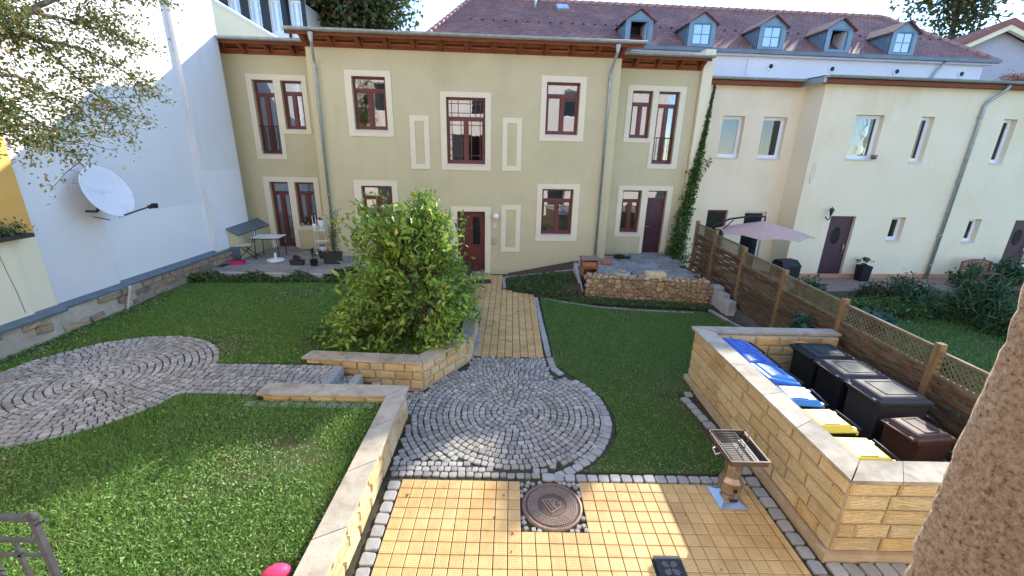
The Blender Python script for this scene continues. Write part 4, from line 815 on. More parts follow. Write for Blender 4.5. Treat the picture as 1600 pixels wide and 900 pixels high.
for u in (11.25, 13.75, 16.4, 19.1): MB().tube([(u, dW-.1 if 10.3 < u < 12.2 else dW-.03, 7.33), (u, dW, 7.33)], .15, 16, smooth=False).build('vent_plate', band_white, lb); MB().tube([(u, dW-.115 if 10.3 < u < 12.2 else dW-.045, 7.33), (u, dW-.05, 7.33)], .08, 14, smooth=False).build('vent_hole', iron_black, lb)
MB().tube([(18.1, dE-.05, 7.7), (17.95, dW-.1, 7.4), (17.6, dW-.1, 6.7)], .045, 8).build('downpipe', zinc, lb)
def dormer(u, open_=False):
    w = .51; d0 = 3.12; z0 = ZE+SL*(d0-dE)-.02; zh = z0+.78; za = zh+.32; yb = dE+(zh-ZE)/SL; yr = dE+(za-ZE)/SL
    b = MB(); b.add([(-w, d0, z0), (w, d0, z0), (w, d0, zh), (0, d0, za), (-w, d0, zh), (-w, yb, zh), (w, yb, zh)], [(0, 5, 4), (1, 2, 6)])
    # front as frame round the opening
    fw = .17; b.box(-w, -w+fw, d0-.0, d0+.06, z0, zh).box(w-fw, w, d0, d0+.06, z0, zh).box(-w+fw, w-fw, d0, d0+.06, z0, z0+.08)
    b.prism([(-w, zh), (w, zh), (0, za)], 'y', d0, d0+.06)
    for i in range(4): x = -w-.006; t = d0+.12+i*.25; b.box(-w-.014, -w, t, t+.02, z0+SL*(t-d0), zh) if t < yb-.1 else None
    o = b.build('dormer', zinc_blue, lb, loc=(u, 0, 0))
    q = MB(); e = .1
    for s in (-1, 1):
        V = [(s*(w+e), d0-.1, zh-.06), (0, d0-.1, za+.03), (0, yr+.05, za+.03), (s*(w+e), yb+.05, zh-.06)]
        q.add(V+[(x, y, z+.045) for x, y, z in V], [(0, 1, 2, 3), (4, 5, 6, 7), (0, 1, 5, 4), (3, 0, 4, 7)])
    q.build('dormer_roof', mat('dormer_tile', [(.16, .075, .065), (.26, .12, .1)], .85, 9, 6, .01, 18), o)
    a, c2, zz0, zz1 = -w+fw, w-fw, z0+.08, zh; y0 = d0+.02
    f = MB().box(a, a+.035, y0, y0+.05, zz0, zz1).box(c2-.035, c2, y0, y0+.05, zz0, zz1).box(a+.035, c2-.035, y0, y0+.05, zz0, zz0+.04).box(a+.035, c2-.035, y0, y0+.05, zz1-.04, zz1)
    if not open_: f.box(-.012, .012, y0+.01, y0+.04, zz0+.04, zz1-.04).box(a+.035, -.012, y0+.01, y0+.04, (zz0+zz1)/2-.012, (zz0+zz1)/2+.012).box(.012, c2-.035, y0+.01, y0+.04, (zz0+zz1)/2-.012, (zz0+zz1)/2+.012)
    f.build('window_frame', mat('blue_painted_frame', [(.08, .2, .3), (.1, .24, .35)], .5, spec=.5), o)
    if open_:
        MB().box(c2-.05, c2-.02, y0+.06, y0+.7, zz0+.03, zz1-.02).build('open_sash', mat('pale_blind', [(.6, .64, .66)], .8), o); MB().box(a, c2-.06, y0+.75, y0+.8, zz0, zz1).build('unlit_room_sheet', iron_black, o)  # black sheet behind the open sash stands in for the unlit room
    else: MB().box(a+.03, c2-.03, y0+.02, y0+.025, zz0+.03, zz1-.03).build('pane', glassmat('bluish_glass', .42, (.3, .4, .5)), o)
for u, o_ in ((6.05, True), (8.42, False), (11.12, False), (13.75, True), (16.35, False)): dormer(u, o_)
# roof light and vent pipe, snow guards
rz0 = lambda d: ZE+SL*(d-dE)
M_ = Matrix.Translation((3.65, 6.0, rz0(6.0))) @ Matrix.Rotation(math.atan(SL), 4, 'X')
MB(M_).box(-.25, .25, -.28, .28, 0, .08).build('roof_light_frame', zinc, lb); MB(M_).box(-.2, .2, -.23, .23, .081, .09).build('roof_light_pane', glassmat('bluish_glass'), lb)
MB().tube([(2.5, 5.9, rz0(5.9)-.1), (2.5, 5.9, rz0(5.9)+.55)], .04, 8).build('vent_pipe', zinc, lb)
b = MB()
for i in range(46):
    u = ul+1.6+i*.44; dd = 4.55; b.box(u, u+.08, dd-.01, dd+.05, rz0(dd)+.01, rz0(dd)+.045)
b.build('snow_guards', iron_black, lb, kind='stuff')
# ------------------------------------------------------------------ left side: white firewall, orange house
WX = -7.6
ww = thing('white_fire_wall', 'tall white plastered firewall in blue shade along the left side', 'wall')
MB().box(WX-.5, WX, 4.75, 7.99, .9, 11.5).build('wall', plaster_white, ww); MB().box(WX-.5, WX+.13, 7.99, 9.72, .9, 11.5).build('wall_pier', plaster_white, ww)
MB().box(WX-.5, WX+.09, 3.32, 4.75, .9, 11.5).build('wall_pier', plaster_white, ww)
MB().box(WX-.0, WX+.004, 4.752, 7.988, .97, 2.45).build('fresh_paint', plaster_patch, ww); MB().box(WX+.13, WX+.134, 8.02, 9.71, .97, 3.3).build('fresh_paint', plaster_patch, ww)
# flashing ledge and stone base
MB().prism([(WX-.05, 1.03), (WX+.2, .93), (WX+.2, .9), (WX-.05, .9)], 'y', 4.753, 8.6).build('ledge_flashing', flash, ww)
MB().prism([(WX-.05, 1.03), (WX+.27, .93), (WX+.27, .9), (WX-.05, .9)], 'y', 3.3, 4.747).build('ledge_flashing', flash, ww)
sb = MB().prism([(WX-.3, .899), (WX+.14, .899), (WX+.17, .1), (WX-.3, .1)], 'y', 4.2, 10.2).build('base_core', render_old, ww)
for k_ in range(3):
    y = 3.4+random.uniform(0, .1)
    while y < 9.6:
        w = random.uniform(.22, .5); 
        if y > 4.9: link('base_stone', random.choice(STN), None, ww, (WX+.16, y+w/2, .45+.15*k_+.07), (random.gauss(0, .03), 0, math.pi/2+random.gauss(0, .02)), (w-.02, .03+.02*random.random(), .14))
        y += w
ME_R = []
for me_ in STN[:6]:
    c2 = me_.copy(); c2.materials.clear(); c2.materials.append(rubble); ME_R.append(c2)
for o in [q for q in ww.children if q.name.startswith('base_stone')]: o.data = random.choice(ME_R)
MB().prism([(WX-.3, .899), (WX+.22, .899), (WX+.27, .1), (WX-.3, .1)], 'y', 2.0, 4.9).build('render_base', render_old, ww)
for k_ in range(3):
    y = 1.6+random.uniform(0, .3)
    while y < 4.85:
        w = random.uniform(.25, .6)
        if random.random() < .62: link('base_stone', random.choice(ME_R), None, ww, (WX+(.275 if y > 3.6 else .28), y+w/2, .47+.155*k_+.05), (random.gauss(0, .05), random.gauss(0, .03), math.pi/2+random.gauss(0, .02)), (w-.03, .03+.02*random.random(), .14))
        y += w
pipe_ = MB().tube([(WX+.3, 4.72, .93), (WX+.33, 4.68, .85), (WX+.3, 4.55, .5), (WX+.32, 4.5, .42)], .03, 8).build('drain_spout', mat('old_cream_pipe', [(.5, .44, .33)], .7), ww)
oh = thing('orange_house', 'orange plastered house edge with pale cream lower wall, far left', 'house')
MB().box(-12, WX+.16, -4.2, 3.30, 2.36, 9.5).build('wall', plaster_orange, oh); MB().box(-12, WX+.161, 2.86, 3.30, .9, 2.358).build('wall', plaster_yellow, oh)
MB().box(-12, WX+.2, -4.2, 2.858, .9, 2.37).build('lower_wall', plaster_yellow, oh); MB().prism([(WX+.1, 1.02), (WX+.36, .93), (WX+.36, .89), (WX+.1, .89)], 'y', -4.2, 3.28).build('ledge_flashing', flash, oh)
MB().box(-12, WX+.26, -4.2, 3.6, .1, .888).build('render_base', render_old, oh)
b = MB(); pts = [(WX+.203, 2.6, 2.25), (WX+.203, 2.62, 2.0), (WX+.203, 2.7, 1.7)]; b.tube([(WX+.2, 2.62, 2.28), (WX+.203, 2.64, 2.0), (WX+.203, 2.66, 1.75)], .004, 4).tube([(WX+.2, 2.66, 1.75), (WX+.203, 2.69, 1.5), (WX+.203, 2.705, 1.2), (WX+.203, 2.712, 1.05)], .005, 4); b.build('wall_crack', mat('dark_crack', [(.1, .08, .06)]), oh)
# planter on the cream wall
pb = thing('flower_box', 'dark flower box with green plants on the ledge of the orange house', 'planter', (WX+.30, 2.45, 2.38))
MB().box(-.14, .12, -1.9, .62, 0, .07).build('tray', mat('dark_brown_tray', [(.06, .045, .04)], .7), pb)
P = np.concatenate([RNG.normal((0.02, q, .16), (.06, .12, .08), (150, 3)) for q in (-1.3, -.8, -.3, .1, .4)]); P[:, 2] = np.maximum(P[:, 2], .07)
link('foliage', leaves('foliage', P, .07, .45), leaf_garden, pb)
sw = thing('stub_wall', 'short plastered garden wall stub with sloping slate grey cap in the corner', 'wall', (WX+.14, 0, 0))
MB().add([(0, 8.56, .3), (.30, 8.56, .3), (.30, 10.75, .3), (0, 10.75, .3), (0, 8.56, 1.525), (.30, 8.56, 1.358), (.30, 10.75, 1.41), (0, 10.75, 1.60)], [(3, 2, 1, 0), (4, 5, 6, 7), (0, 1, 5, 4), (1, 2, 6, 5), (2, 3, 7, 6), (3, 0, 4, 7)]).build('wall', plaster_green, sw)
MB().add([(-.02, 8.52, 1.54), (.34, 8.52, 1.34), (.34, 10.74, 1.39), (-.02, 10.74, 1.62), (-.02, 8.52, 1.59), (.34, 8.52, 1.39), (.34, 10.74, 1.44), (-.02, 10.74, 1.67)], [(3, 2, 1, 0), (4, 5, 6, 7), (0, 1, 5, 4), (1, 2, 6, 5), (2, 3, 7, 6), (3, 0, 4, 7)]).build('cap', flash, sw)
MB().box(.0, .3, 8.53, 8.555, .5, 1.0).build('corner_flashing', flash, sw)
# satellite dish
sd = thing('satellite_dish', 'large white satellite dish on a pole bracket on the white wall', 'satellite dish', (WX+.0, 4.5, 2.95))
axis = Vector((.93, -.05, .36)).normalized(); rot = axis.to_track_quat('Z', 'Y').to_matrix().to_4x4(); Mx = Matrix.Translation((.52, .05, .08)) @ rot
prof = [(0.001, .0)]+[(r, .20*r*r) for r in (.1, .2, .3, .4, .48)]+[(.50, .048), (.50, .036), (.4, .02)]+[(r, .2*r*r-.012) for r in (.3, .1)]
MB(Mx).lathe(prof, 40, sx=1.0, sy=1.1).build('dish', mat('white_dish_paint', [(.66, .68, .72), (.74, .75, .78)], .35, 3, spec=.5, wear=((.5, .54, .6), 3, .55, .2)), sd)
e0 = Mx @ Vector((0, -.5, .03)); 
dn = min([Mx @ Vector((math.cos(a)*.49, math.sin(a)*.54, .04)) for a in np.linspace(0, 6.28, 60)], key=lambda p: p.z)
foc = dn+axis*.42+Vector((.1, .26, .06))
MB().tube([dn-axis*.1+Vector((0, 0, .02)), foc], .016, 8).build('feed_arm', galv, sd); MB().tube([foc-axis*.02, foc-axis*.11], [.03, .045], 10).box(foc.x-.03, foc.x+.05, foc.y-.03, foc.y+.06, foc.z-.06, foc.z+.04).build('receiver', black_pl, sd)
MB().tube([(0, -.1, -.3), (.25, .0, -.32), tuple(Mx @ Vector((0, 0, -.1)))], .025, 8).tube([(0, .2, -.35), (.2, .1, -.3), (.3, .05, -.15)], .02, 8).tube([(0.02, -.25, -.33), (.15, .35, -.55)], .01, 6).box(-.01, .02, -.25, .3, -.45, -.2).build('bracket', galv, sd)
# buildings beyond
yg = thing('yellow_gable_wall', 'pale yellow sloping gable wall rising behind the left wing', 'wall', (-7, 11.6, 0))
MB().prism([(-3.0, 0), (.75, 0), (.75, 7.2), (-3.0, 9.3)], 'y', 0, .3).build('wall', plaster_yellow, yg); MB().prism([(-3.0, 9.3), (.82, 7.16), (.82, 7.24), (-3.0, 9.39)], 'y', -.06, .36).build('verge', band_white, yg)
wh = thing('white_house', 'white house with dark shuttered windows and red tiles behind the left wing', 'house', (-10.5, 18.5, 0))
wall_holes(-3.2, 1.85, 0, 11.5, [(-2.6+i*.95, -2.05+i*.95, 9.2, 10.6) for i in range(5)], 0, .3).build('wall', plaster_white, wh); MB().box(1.55, 1.85, .3, 6, 0, 10.5).build('wall', plaster_white, wh)
for i in range(5):
    a = -2.6+i*.95; window(wh, a, a+.55, 9.2, 10.6, 0, white_pvc, .06, None, True, sill=False)
    MB().box(a-.2, a-.01, -.05, -.005, 9.2, 10.6).build('shutter', iron_black, wh); MB().box(a+.56, a+.75, -.05, -.005, 9.2, 10.6).build('shutter', iron_black, wh)
MB().prism([(-.4, 10.95), (3.4, 13.0), (7.2, 10.95), (7.2, 10.85), (-.4, 10.85)], 'x', -3.6, 2.0).build('roof', mat('red_roof_plain', [(.25, .09, .07), (.32, .13, .1)], .85, 8, 6, .02, 10), wh); MB().box(1.2, 1.85+.3, 6, 6.3, 0, 9.5).build('wall', plaster_white, wh)
MB().tube([(1.1, -.05, 10.8), (1.15, -.05, 5)], .06, 8).build('downpipe', iron_black, wh)
gb = thing('grey_gabled_house', 'hazy grey gabled house with pale eaves at the far right', 'house', (26.6, 20.5, 0), -.25)
MB().prism([(-4.2, 0), (4.2, 0), (4.2, 8.3), (0, 10.6), (-4.2, 8.3)], 'y', 0, 9).build('wall', mat('lilac_grey_plaster', [(.42, .38, .42), (.48, .43, .46)], .9, 2), gb)
MB().prism([(-5.0, 8.15), (0, 10.75), (5.0, 8.15), (5.0, 8.3), (0, 11.05), (-5.0, 8.3)], 'y', -.6, 9.5).build('roof', mat('red_roof_plain', [(.25, .09, .07)]), gb); MB().prism([(-5.0, 7.95), (0, 10.5), (5.0, 7.95), (5.0, 8.15), (0, 10.75), (-5.0, 8.15)], 'y', -.55, -.3).build('verge_board', plaster_cream, gb)
# house behind the camera
RY = -4.07
rh = thing('rear_house', 'pale pink rear house with the window the yard is seen from', 'house')
hs = [(-.75, 1.70, 2.95, 5.0), (2.1, 3.6, 2.95, 5.0), (-5.6, -4.2, 3.2, 5.0), (-3.2, -2.0, 3.2, 5.0), (5.4, 6.6, 3.2, 5.0), (-5.6, -4.4, .5, 2.3), (5.4, 6.6, .6, 2.2), (1.0, 2.0, .02, 2.2), (-5.4, -4.2, 6.2, 7.8), (-2.8, -1.6, 6.2, 7.8), (.4, 1.6, 6.2, 7.8), (3.4, 4.6, 6.2, 7.8), (6.2, 7.4, 6.2, 7.8), (9.0, 10.2, 3.2, 5.0), (9.0, 10.2, 6.2, 7.8)]
wb = wall_holes(-12, 14, -.4, 8.9, hs, -RY, .42); wb.v = [(x, RY-(y+RY), z) for x, y, z in wb.v]; wb.f = [tuple(reversed(f)) for f in wb.f]
wb.build('wall', plaster_pink, rh)
jb = MB(); V = []; F = []      # rough rendered pier between the two windows, its face and arris uneven
from mathutils import noise as _n
per = [(1.699, RY-.44)]+[(1.693, RY-.43+.43*i/36) for i in range(1, 36)]+[(1.695, RY+.004), (1.699, RY+.010)]+[(1.704+.392*i/26, RY+.012) for i in range(1, 26)]+[(2.105, RY+.012), (2.11, RY-.44)]
nz_ = 230
for j in range(nz_+1):
    z = 2.96+2.02*j/nz_
    for (x, y) in per:
        a = _n.noise(Vector((x*9, y*9, z*9)))*.0016+_n.noise(Vector((x*60, y*60, z*60)))*.0022; V.append((x+a*(-1 if x < 1.71 else .2), y+a*(1 if y > RY-.01 else 0)+_n.noise(Vector((x*70, 3, z*70)))*.0015, z))
m_ = len(per)
F = [(j*m_+i, j*m_+m_+i, j*m_+m_+i+1, j*m_+i+1) for j in range(nz_) for i in range(m_-1)]
jb.add(V, F, True).build('window_jamb', jamb, rh); MB().box(-.75, 1.70, RY-.42, RY+.05, 2.9, 2.955).build('window_sill', capm, rh)
for h in hs[2:]:
    b = MB().box(h[0]+.01, h[0]+.08, RY-.3, RY-.22, h[2], h[3]).box(h[1]-.08, h[1]-.01, RY-.3, RY-.22, h[2], h[3]).box(h[0]+.08, h[1]-.08, RY-.3, RY-.22, h[2], h[2]+.08).box(h[0]+.08, h[1]-.08, RY-.3, RY-.22, h[3]-.08, h[3]); f_ = b.build('window', white_pvc, rh)
    MB().box(h[0]+.08, h[1]-.08, RY-.27, RY-.264, h[2]+.08, h[3]-.08).build('pane', mat('dark_pane', [(.03, .035, .04)], .1, spec=.6), f_)
MB().prism([(RY+.5, 8.8), (RY-4.5, 12.4), (RY-9.5, 8.8)], 'x', -12.3, 14.3).build('roof', mat('red_roof_plain', [(.25, .09, .07)]), rh)
MB().box(-12, 14, RY-9, RY-8.7, -.4, 8.8).box(-12, -11.7, RY-8.7, RY-.43, -.4, 8.8).box(13.7, 14, RY-8.7, RY-.43, -.4, 8.8).build('wall', plaster_pink, rh)
# ------------------------------------------------------------------ trees and plants
def blob_pts(c, r, n, shell=.55, clumps=0):
    c = np.array(c, float); r = np.array(r, float)
    if not clumps:
        v = RNG.normal(size=(n, 3)); v /= np.linalg.norm(v, axis=1)[:, None]; return c+v*(RNG.uniform(shell, 1, (n, 1))**.6)*r
    v = RNG.normal(size=(clumps, 3)); v /= np.linalg.norm(v, axis=1)[:, None]; cc = c+v*(RNG.uniform(.25, .95, (clumps, 1)))*r
    k = RNG.integers(0, clumps, n); return cc[k]+RNG.normal(size=(n, 3))*np.array(r)*.17
def limbs_tree(name, label, cat, base, limbs, lm, size, n, sd_=.25, r0=.12, group=None, asp=.45, frac=.35, twigs=6, loc=None):
    t = thing(name, label, cat, base, 0, group); b = MB(); P = []; B = Vector(base)
    tr = limbs[0]; b.tube([Vector(p)-B for p in tr[0]], [tr[1]*(1-.35*i/(len(tr[0])-1)) for i in range(len(tr[0]))], 8); b.build('trunk', bark, t); b = MB()
    for pts, r in limbs[1:]:
        pts = [Vector(p)-B for p in pts]; fine = []
        for p, q in zip(pts[:-1], pts[1:]):
            for s in range(4): fine.append(p.lerp(q, s/4)+Vector([random.gauss(0, .02) for _ in range(3)])*(q-p).length)
        fine.append(pts[-1]); m_ = len(fine); b.tube(fine, [max(.004, r*(1-.9*i/(m_-1))) for i in range(m_)], 6)
        for _ in range(twigs):
            i = random.randint(int(m_*frac), m_-1); d = Vector([random.gauss(0, 1) for _ in range(3)]); d.z = d.z*.5-.15; d = d.normalized()*random.uniform(.3, 1.3)*sd_*2.4
            tw = [fine[i], fine[i]+d*.5+Vector((0, 0, .03)), fine[i]+d]; b.tube(tw, [.007, .005, .003], 4)
            for s in np.linspace(.25, 1, 5): P.append(fine[i]+d*s)
        for i in range(int(m_*frac), m_): P.append(fine[i])
    b.build('branches', bark, t)
    A = np.array([tuple(p) for p in P]); k = RNG.integers(0, len(A), n); Q = A[k]+RNG.normal(size=(n, 3))*sd_*.42
    link('crown', leaves('crown', Q, size, asp), lm, t); return t
F_ = (-4.9, 1.2, 5.15)
T0 = (-6.3, .25, .43)
L1 = [([T0, (-6.1, .4, 2.2), (-5.6, .75, 3.9), (-5.15, 1.0, 4.75), F_], .13)]
L1 += [([F_, (-4.8, 1.7, 5.55), (-4.6, 2.3, 5.95), (-4.5, 2.9, 6.15), (-4.4, 3.4, 6.25)], .05), ([F_, (-4.95, 1.45, 5.7), (-5.0, 1.6, 6.4), (-4.9, 1.9, 7.2)], .05), ([F_, (-5.0, 1.9, 5.3), (-5.0, 2.6, 5.3), (-5.0, 3.2, 5.1), (-5.0, 3.6, 4.85)], .035),
       ([(-5.15, 1.0, 4.75), (-5.2, 1.7, 4.8), (-5.2, 2.4, 4.55), (-5.2, 2.9, 4.05)], .035), ([(-5.3, .9, 4.5), (-5.3, 1.4, 4.6), (-5.4, 2.0, 4.3), (-5.3, 2.4, 3.75)], .03), ([(-5.3, .9, 4.5), (-5.2, 1.3, 4.25), (-5.2, 1.7, 4.0)], .02),
       ([(-4.8, 1.7, 5.55), (-4.7, 2.5, 5.6), (-4.7, 3.3, 5.5)], .025), ([(-4.6, 2.3, 5.95), (-4.4, 2.6, 6.6), (-4.3, 3.2, 6.9)], .025), ([F_, (-4.6, 1.1, 5.8), (-4.5, .9, 6.6)], .04), ([(-5.6, .75, 3.9), (-6.2, .9, 4.6), (-6.6, 1.4, 5.2)], .04), ([(-5.0, 1.9, 5.3), (-5.2, 2.6, 4.9), (-5.3, 3.2, 4.45)], .02)]
limbs_tree('courtyard_tree', 'thin branched tree with small green and yellowing leaves, before the white wall', 'tree', T0, L1, leaf_autumn, .062, 12500, .21, twigs=20, asp=.5, frac=.15)
# the big shrub
def shrub():
    base = Vector((-.55, 3.35, UP-.02)); t = thing('magnolia_shrub', 'large leafy light green shrub growing behind the angled low wall', 'shrub', tuple(base))
    b = MB(); P = []; D = []
    tips = []
    lobes = [(-.55, 2.45), (-.45, 1.95), (.02, 2.5), (.18, 2.65), (.45, 2.3), (.62, 1.85), (-.95, 2.1), (-.85, 1.6), (-.35, 1.45), (.35, 1.35), (.8, 1.35), (1.05, .95), (-1.25, 1.0), (-.85, .65), (0, .75), (.7, .5), (1.0, .5), (-1.45, .5), (-1.35, .75), (-.2, 2.1), (-.5, .3), (.3, .25), (-1.2, .25), (.25, 1.9), (-.6, 1.1), (.55, .85), (-1.0, 1.3)]
    for (lx_, lz_) in lobes:
        for sy in (-1, 0, 1):
            ly = sy*random.uniform(.35, .75)*(1 if lz_ < 1.8 else .6)
            for _ in range(4 if lz_ > 1.6 else 3):
                tips.append(Vector((lx_+.08+random.gauss(0, .17), ly+random.gauss(0, .15), max(.08, lz_+random.gauss(0, .17)-abs(sy)*.1))))
    tips += [Vector((-.93, -.1, 2.75)), Vector((-.9, 0, 2.5)), Vector((.22, 0, 2.95)), (Vector((.3, .1, 2.85))), Vector((-1.35, -.3, 1.1)), Vector((1.25, -.1, .8)), Vector((1.3, .1, 1.15)), Vector((-.25, 0, 2.65)), Vector((.5, 0, 2.6)), Vector((-.95, -.05, 2.3))]
    forks = [Vector((random.gauss(0, .25), random.gauss(0, .2), random.uniform(.35, 1.4))) for _ in range(9)]
    for f in forks: b.tube([(f.x*.25, f.y*.25, -.05), f*.5+Vector((0, 0, -.02)), f], [.035, .028, .02], 6)
    for tp_ in tips:
        f = min(forks, key=lambda q: (q-tp_).length+random.random()*.8); mid = f.lerp(tp_, .55)+Vector((0, 0, .12)); b.tube([f, mid, tp_], [.014, .010, .005], 5)
        for s in np.linspace(.45, 1, 6): 
            q = f.lerp(mid, s*2) if s < .5 else mid.lerp(tp_, (s-.5)*2); P.append((q, .10)); D.append(tp_-f)
        P += [(tp_, .13)]*6; D += [tp_-f]*6
    b.build('branches', bark, t)
    n = 11000; k = RNG.integers(0, len(P), n); A = np.array([tuple(p[0]) for p in P]); sg = np.array([p[1] for p in P]); DD = np.array([tuple(d.normalized()*.5) for d in D]); Q = A[k]+RNG.normal(size=(n, 3))*sg[k][:, None]*.8; Q[:, 2] = np.maximum(Q[:, 2], .02)
    link('crown', leaves('crown', Q, .13, .42, fold=.2, spread=.45, D=DD[k]), leaf_shrub, t)
    t.scale = (.92, 1, .96)
shrub()
def bgtree(name, label, c, r, n, size, lm, trunk_z=0, clumps=26, group=None):
    t = thing(name, label, 'tree', (c[0], c[1], 0), 0, group); b = MB(); b.tube([(0, 0, trunk_z-.4), (.1, 0, c[2]*.5), (0, 0, c[2])], [.35, .25, .12], 8).build('trunk', bark, t); b = MB()
    for i in range(14):
        v = Vector([random.gauss(0, 1) for _ in range(3)]).normalized(); e = Vector((v.x*r[0], v.y*r[1], c[2]+v.z*r[2]))*1.0; s = Vector((0, 0, c[2]-r[2]*.8*random.random())); b.tube([s, s.lerp(e, .5)+Vector((0, 0, .3)), e], [.12, .07, .03], 5)
    b.build('branches', bark, t)
    link('crown', leaves('crown', blob_pts((0, 0, c[2]), r, n, clumps=clumps), size, .6), lm, t)
bgtree('chestnut_tree', 'dark broad tree turning brown, rising behind the green house roof', (-7.6, 21, 11.2), (3.5, 2.5, 2.6), 15000, .26, leaf_dark, clumps=60)
bgtree('open_crowned_tree', 'airy tree with dark branches against the sky at the far right', (30.4, 27.5, 15.2), (3.6, 3.0, 4.0), 5200, .3, leaf_dark, clumps=60)
def clump(name, label, cat, c, r, n, size, lm, asp=.4, group=None, clumps=10, floor=None):
    P = blob_pts((0, 0, 0), r, n, clumps=clumps); P[:, 2] = np.abs(P[:, 2]) if floor is None else np.maximum(P[:, 2], floor)
    o = link(name, leaves(name, P, size, asp), lm, loc=c); return tag(o, label, cat, group)
def patch(name, poly, z, n, size, h, lm, asp=.45):
    P = scatter(poly, n, z); P[:, 2] += RNG.uniform(0, 1, len(P))*h*(.5+.5*np.sin(P[:, 0]*5+np.sin(P[:, 1]*7)))+.01; struct(name, leaves(name, P, size, asp), lm, 'stuff')
# beds on the left, along the terrace
bedL = [(-7.4, 6.5), (-3.1, 6.75), (-2.7, 7.6), (-3.1, 8.4), (-3.9, 7.3), (-7.4, 7.1)]
struct('terrace_bed_soil', MB().poly(bedL, UP-.1, UP-.008), soil); patch('terrace_bed_plants', bedL, UP, 7000, .085, .22, leaf_cover)
patch('shrub_underplanting', [(-2.6, 2.6), (-.4, 2.6), (.2, 3.4), (.2, 6.2), (-2.9, 6.5), (-2.6, 4.6)], UP, 4500, .08, .14, leaf_cover)
struct('shrub_bed_soil', MB().poly([(-1.9, 2.5), (-.3, 2.45), (.3, 3.35), (.3, 6.3), (-1.2, 6.3), (-2.0, 4.2)], UP-.1, UP-.006), soil)
patch('house_foot_plants', [(-3.0, 8.6), (-.2, 8.9), (-.1, 9.4), (-2.9, 9.25)], UP, 2600, .08, .2, leaf_cover)
# sloping bed right of the path
sbm = MB().add([(1.2, 7.95, .0), (1.25, 9.66, .02), (3.5, 9.8, .46), (3.42, 7.4, .28), (3.5, 7.3, .02), (2.2, 7.2, -.005), (3.5, 6.75, -.004), (7.1, 6.45, -.004), (7.1, 6.9, .0), (3.5, 7.2, .0)], [(0, 5, 4, 3, 2, 1), (5, 6, 7, 8, 9)])
struct('right_bed_soil', sbm, soil)
def zbed(x, y): return np.clip((x-1.3)/2.2, 0, 1)*.42*np.clip((y-7.1)/1.4, 0, 1)
P = scatter([(1.25, 7.95), (1.3, 8.9), (2.6, 8.75), (3.35, 8.35), (3.35, 7.2), (2.3, 7.2)], 5200, 0); P[:, 2] = zbed(P[:, 0], P[:, 1])+RNG.uniform(.01, .14, len(P)); struct('right_bed_groundcover', leaves('right_bed_groundcover', P, .06, .5), leaf_cover, 'stuff')
P = scatter([(2.5, 7.1), (3.5, 6.7), (6.9, 6.4), (6.95, 6.75), (3.5, 7.25)], 2600, .01); P[:, 2] += RNG.uniform(0, .07, len(P)); struct('gabion_foot_groundcover', leaves('gabion_foot_groundcover', P, .06, .5), leaf_cover, 'stuff')
wk2 = thing('sloping_edging', 'narrow row of small stones climbing along the foot of the green wall', 'edging')
for i in range(22):
    t_ = i/22; p = Vector((1.2, 9.22, .03)).lerp(Vector((3.45, 8.9, .42)), t_); link('edge_stone', random.choice(COBK), None, wk2, tuple(p), (0, -.17, -.1), (.1, .07, .1))
# ------------------------------------------------------------------ left terrace
TZ = .6
tr = struct('left_terrace', MB().poly([(-7.44, 7.1), (-4.1, 7.18), (-3.2, 8.35), (-3.0, 9.44), (-4.66, 9.34), (-4.7, 10.4), (-7.46, 10.2)], .2, TZ-.034), joint)
def slabs(parent, poly, z, sx, sy, mt, off=0, th=.03, name='paving_slab', ang=0):
    xs = [p[0] for p in poly]; ys = [p[1] for p in poly]; y = min(ys); k = 0
    while y < max(ys):
        x = min(xs)-(sx/2 if k % 2 else 0)
        while x < max(xs):
            w = sx*random.choice((.75, 1, 1, 1.25)); x1 = x+w
            c = (x+w/2, y+sy/2)
            if in_poly([c[0]], [c[1]], poly)[0]:
                xa, xb = max(x, min(xs)), min(x1, max(xs)); MB().bbox(-(xb-xa)/2+.004, (xb-xa)/2-.004, -sy/2+.004, sy/2-.004, -th, 0, .004).build(name, mt, parent, loc=((xa+xb)/2, c[1], z+random.uniform(-.003, .003)), rot=(random.gauss(0, .004), random.gauss(0, .004), ang))
            x = x1
        y += sy; k += 1
slabs(tr, [(-7.44, 7.2), (-4.1, 7.2), (-3.1, 8.3), (-2.95, 9.35), (-4.7, 9.3), (-4.75, 10.2), (-7.4, 10.1)], TZ, .62, .42, terr_m)
for i in range(6): MB().bbox(-.27, .27, -.07, .07, -.25, .0, .01).build('edge_block', concrete, tr, loc=(-7.1+i*.56, 7.14+.008*i, TZ-.01))
MB().bbox(-.75, .75, -.06, .06, -.25, .0, .01).build('edge_block', concrete, tr, loc=(-3.68, 7.78, TZ-.02), rot=(0, 0, .92))
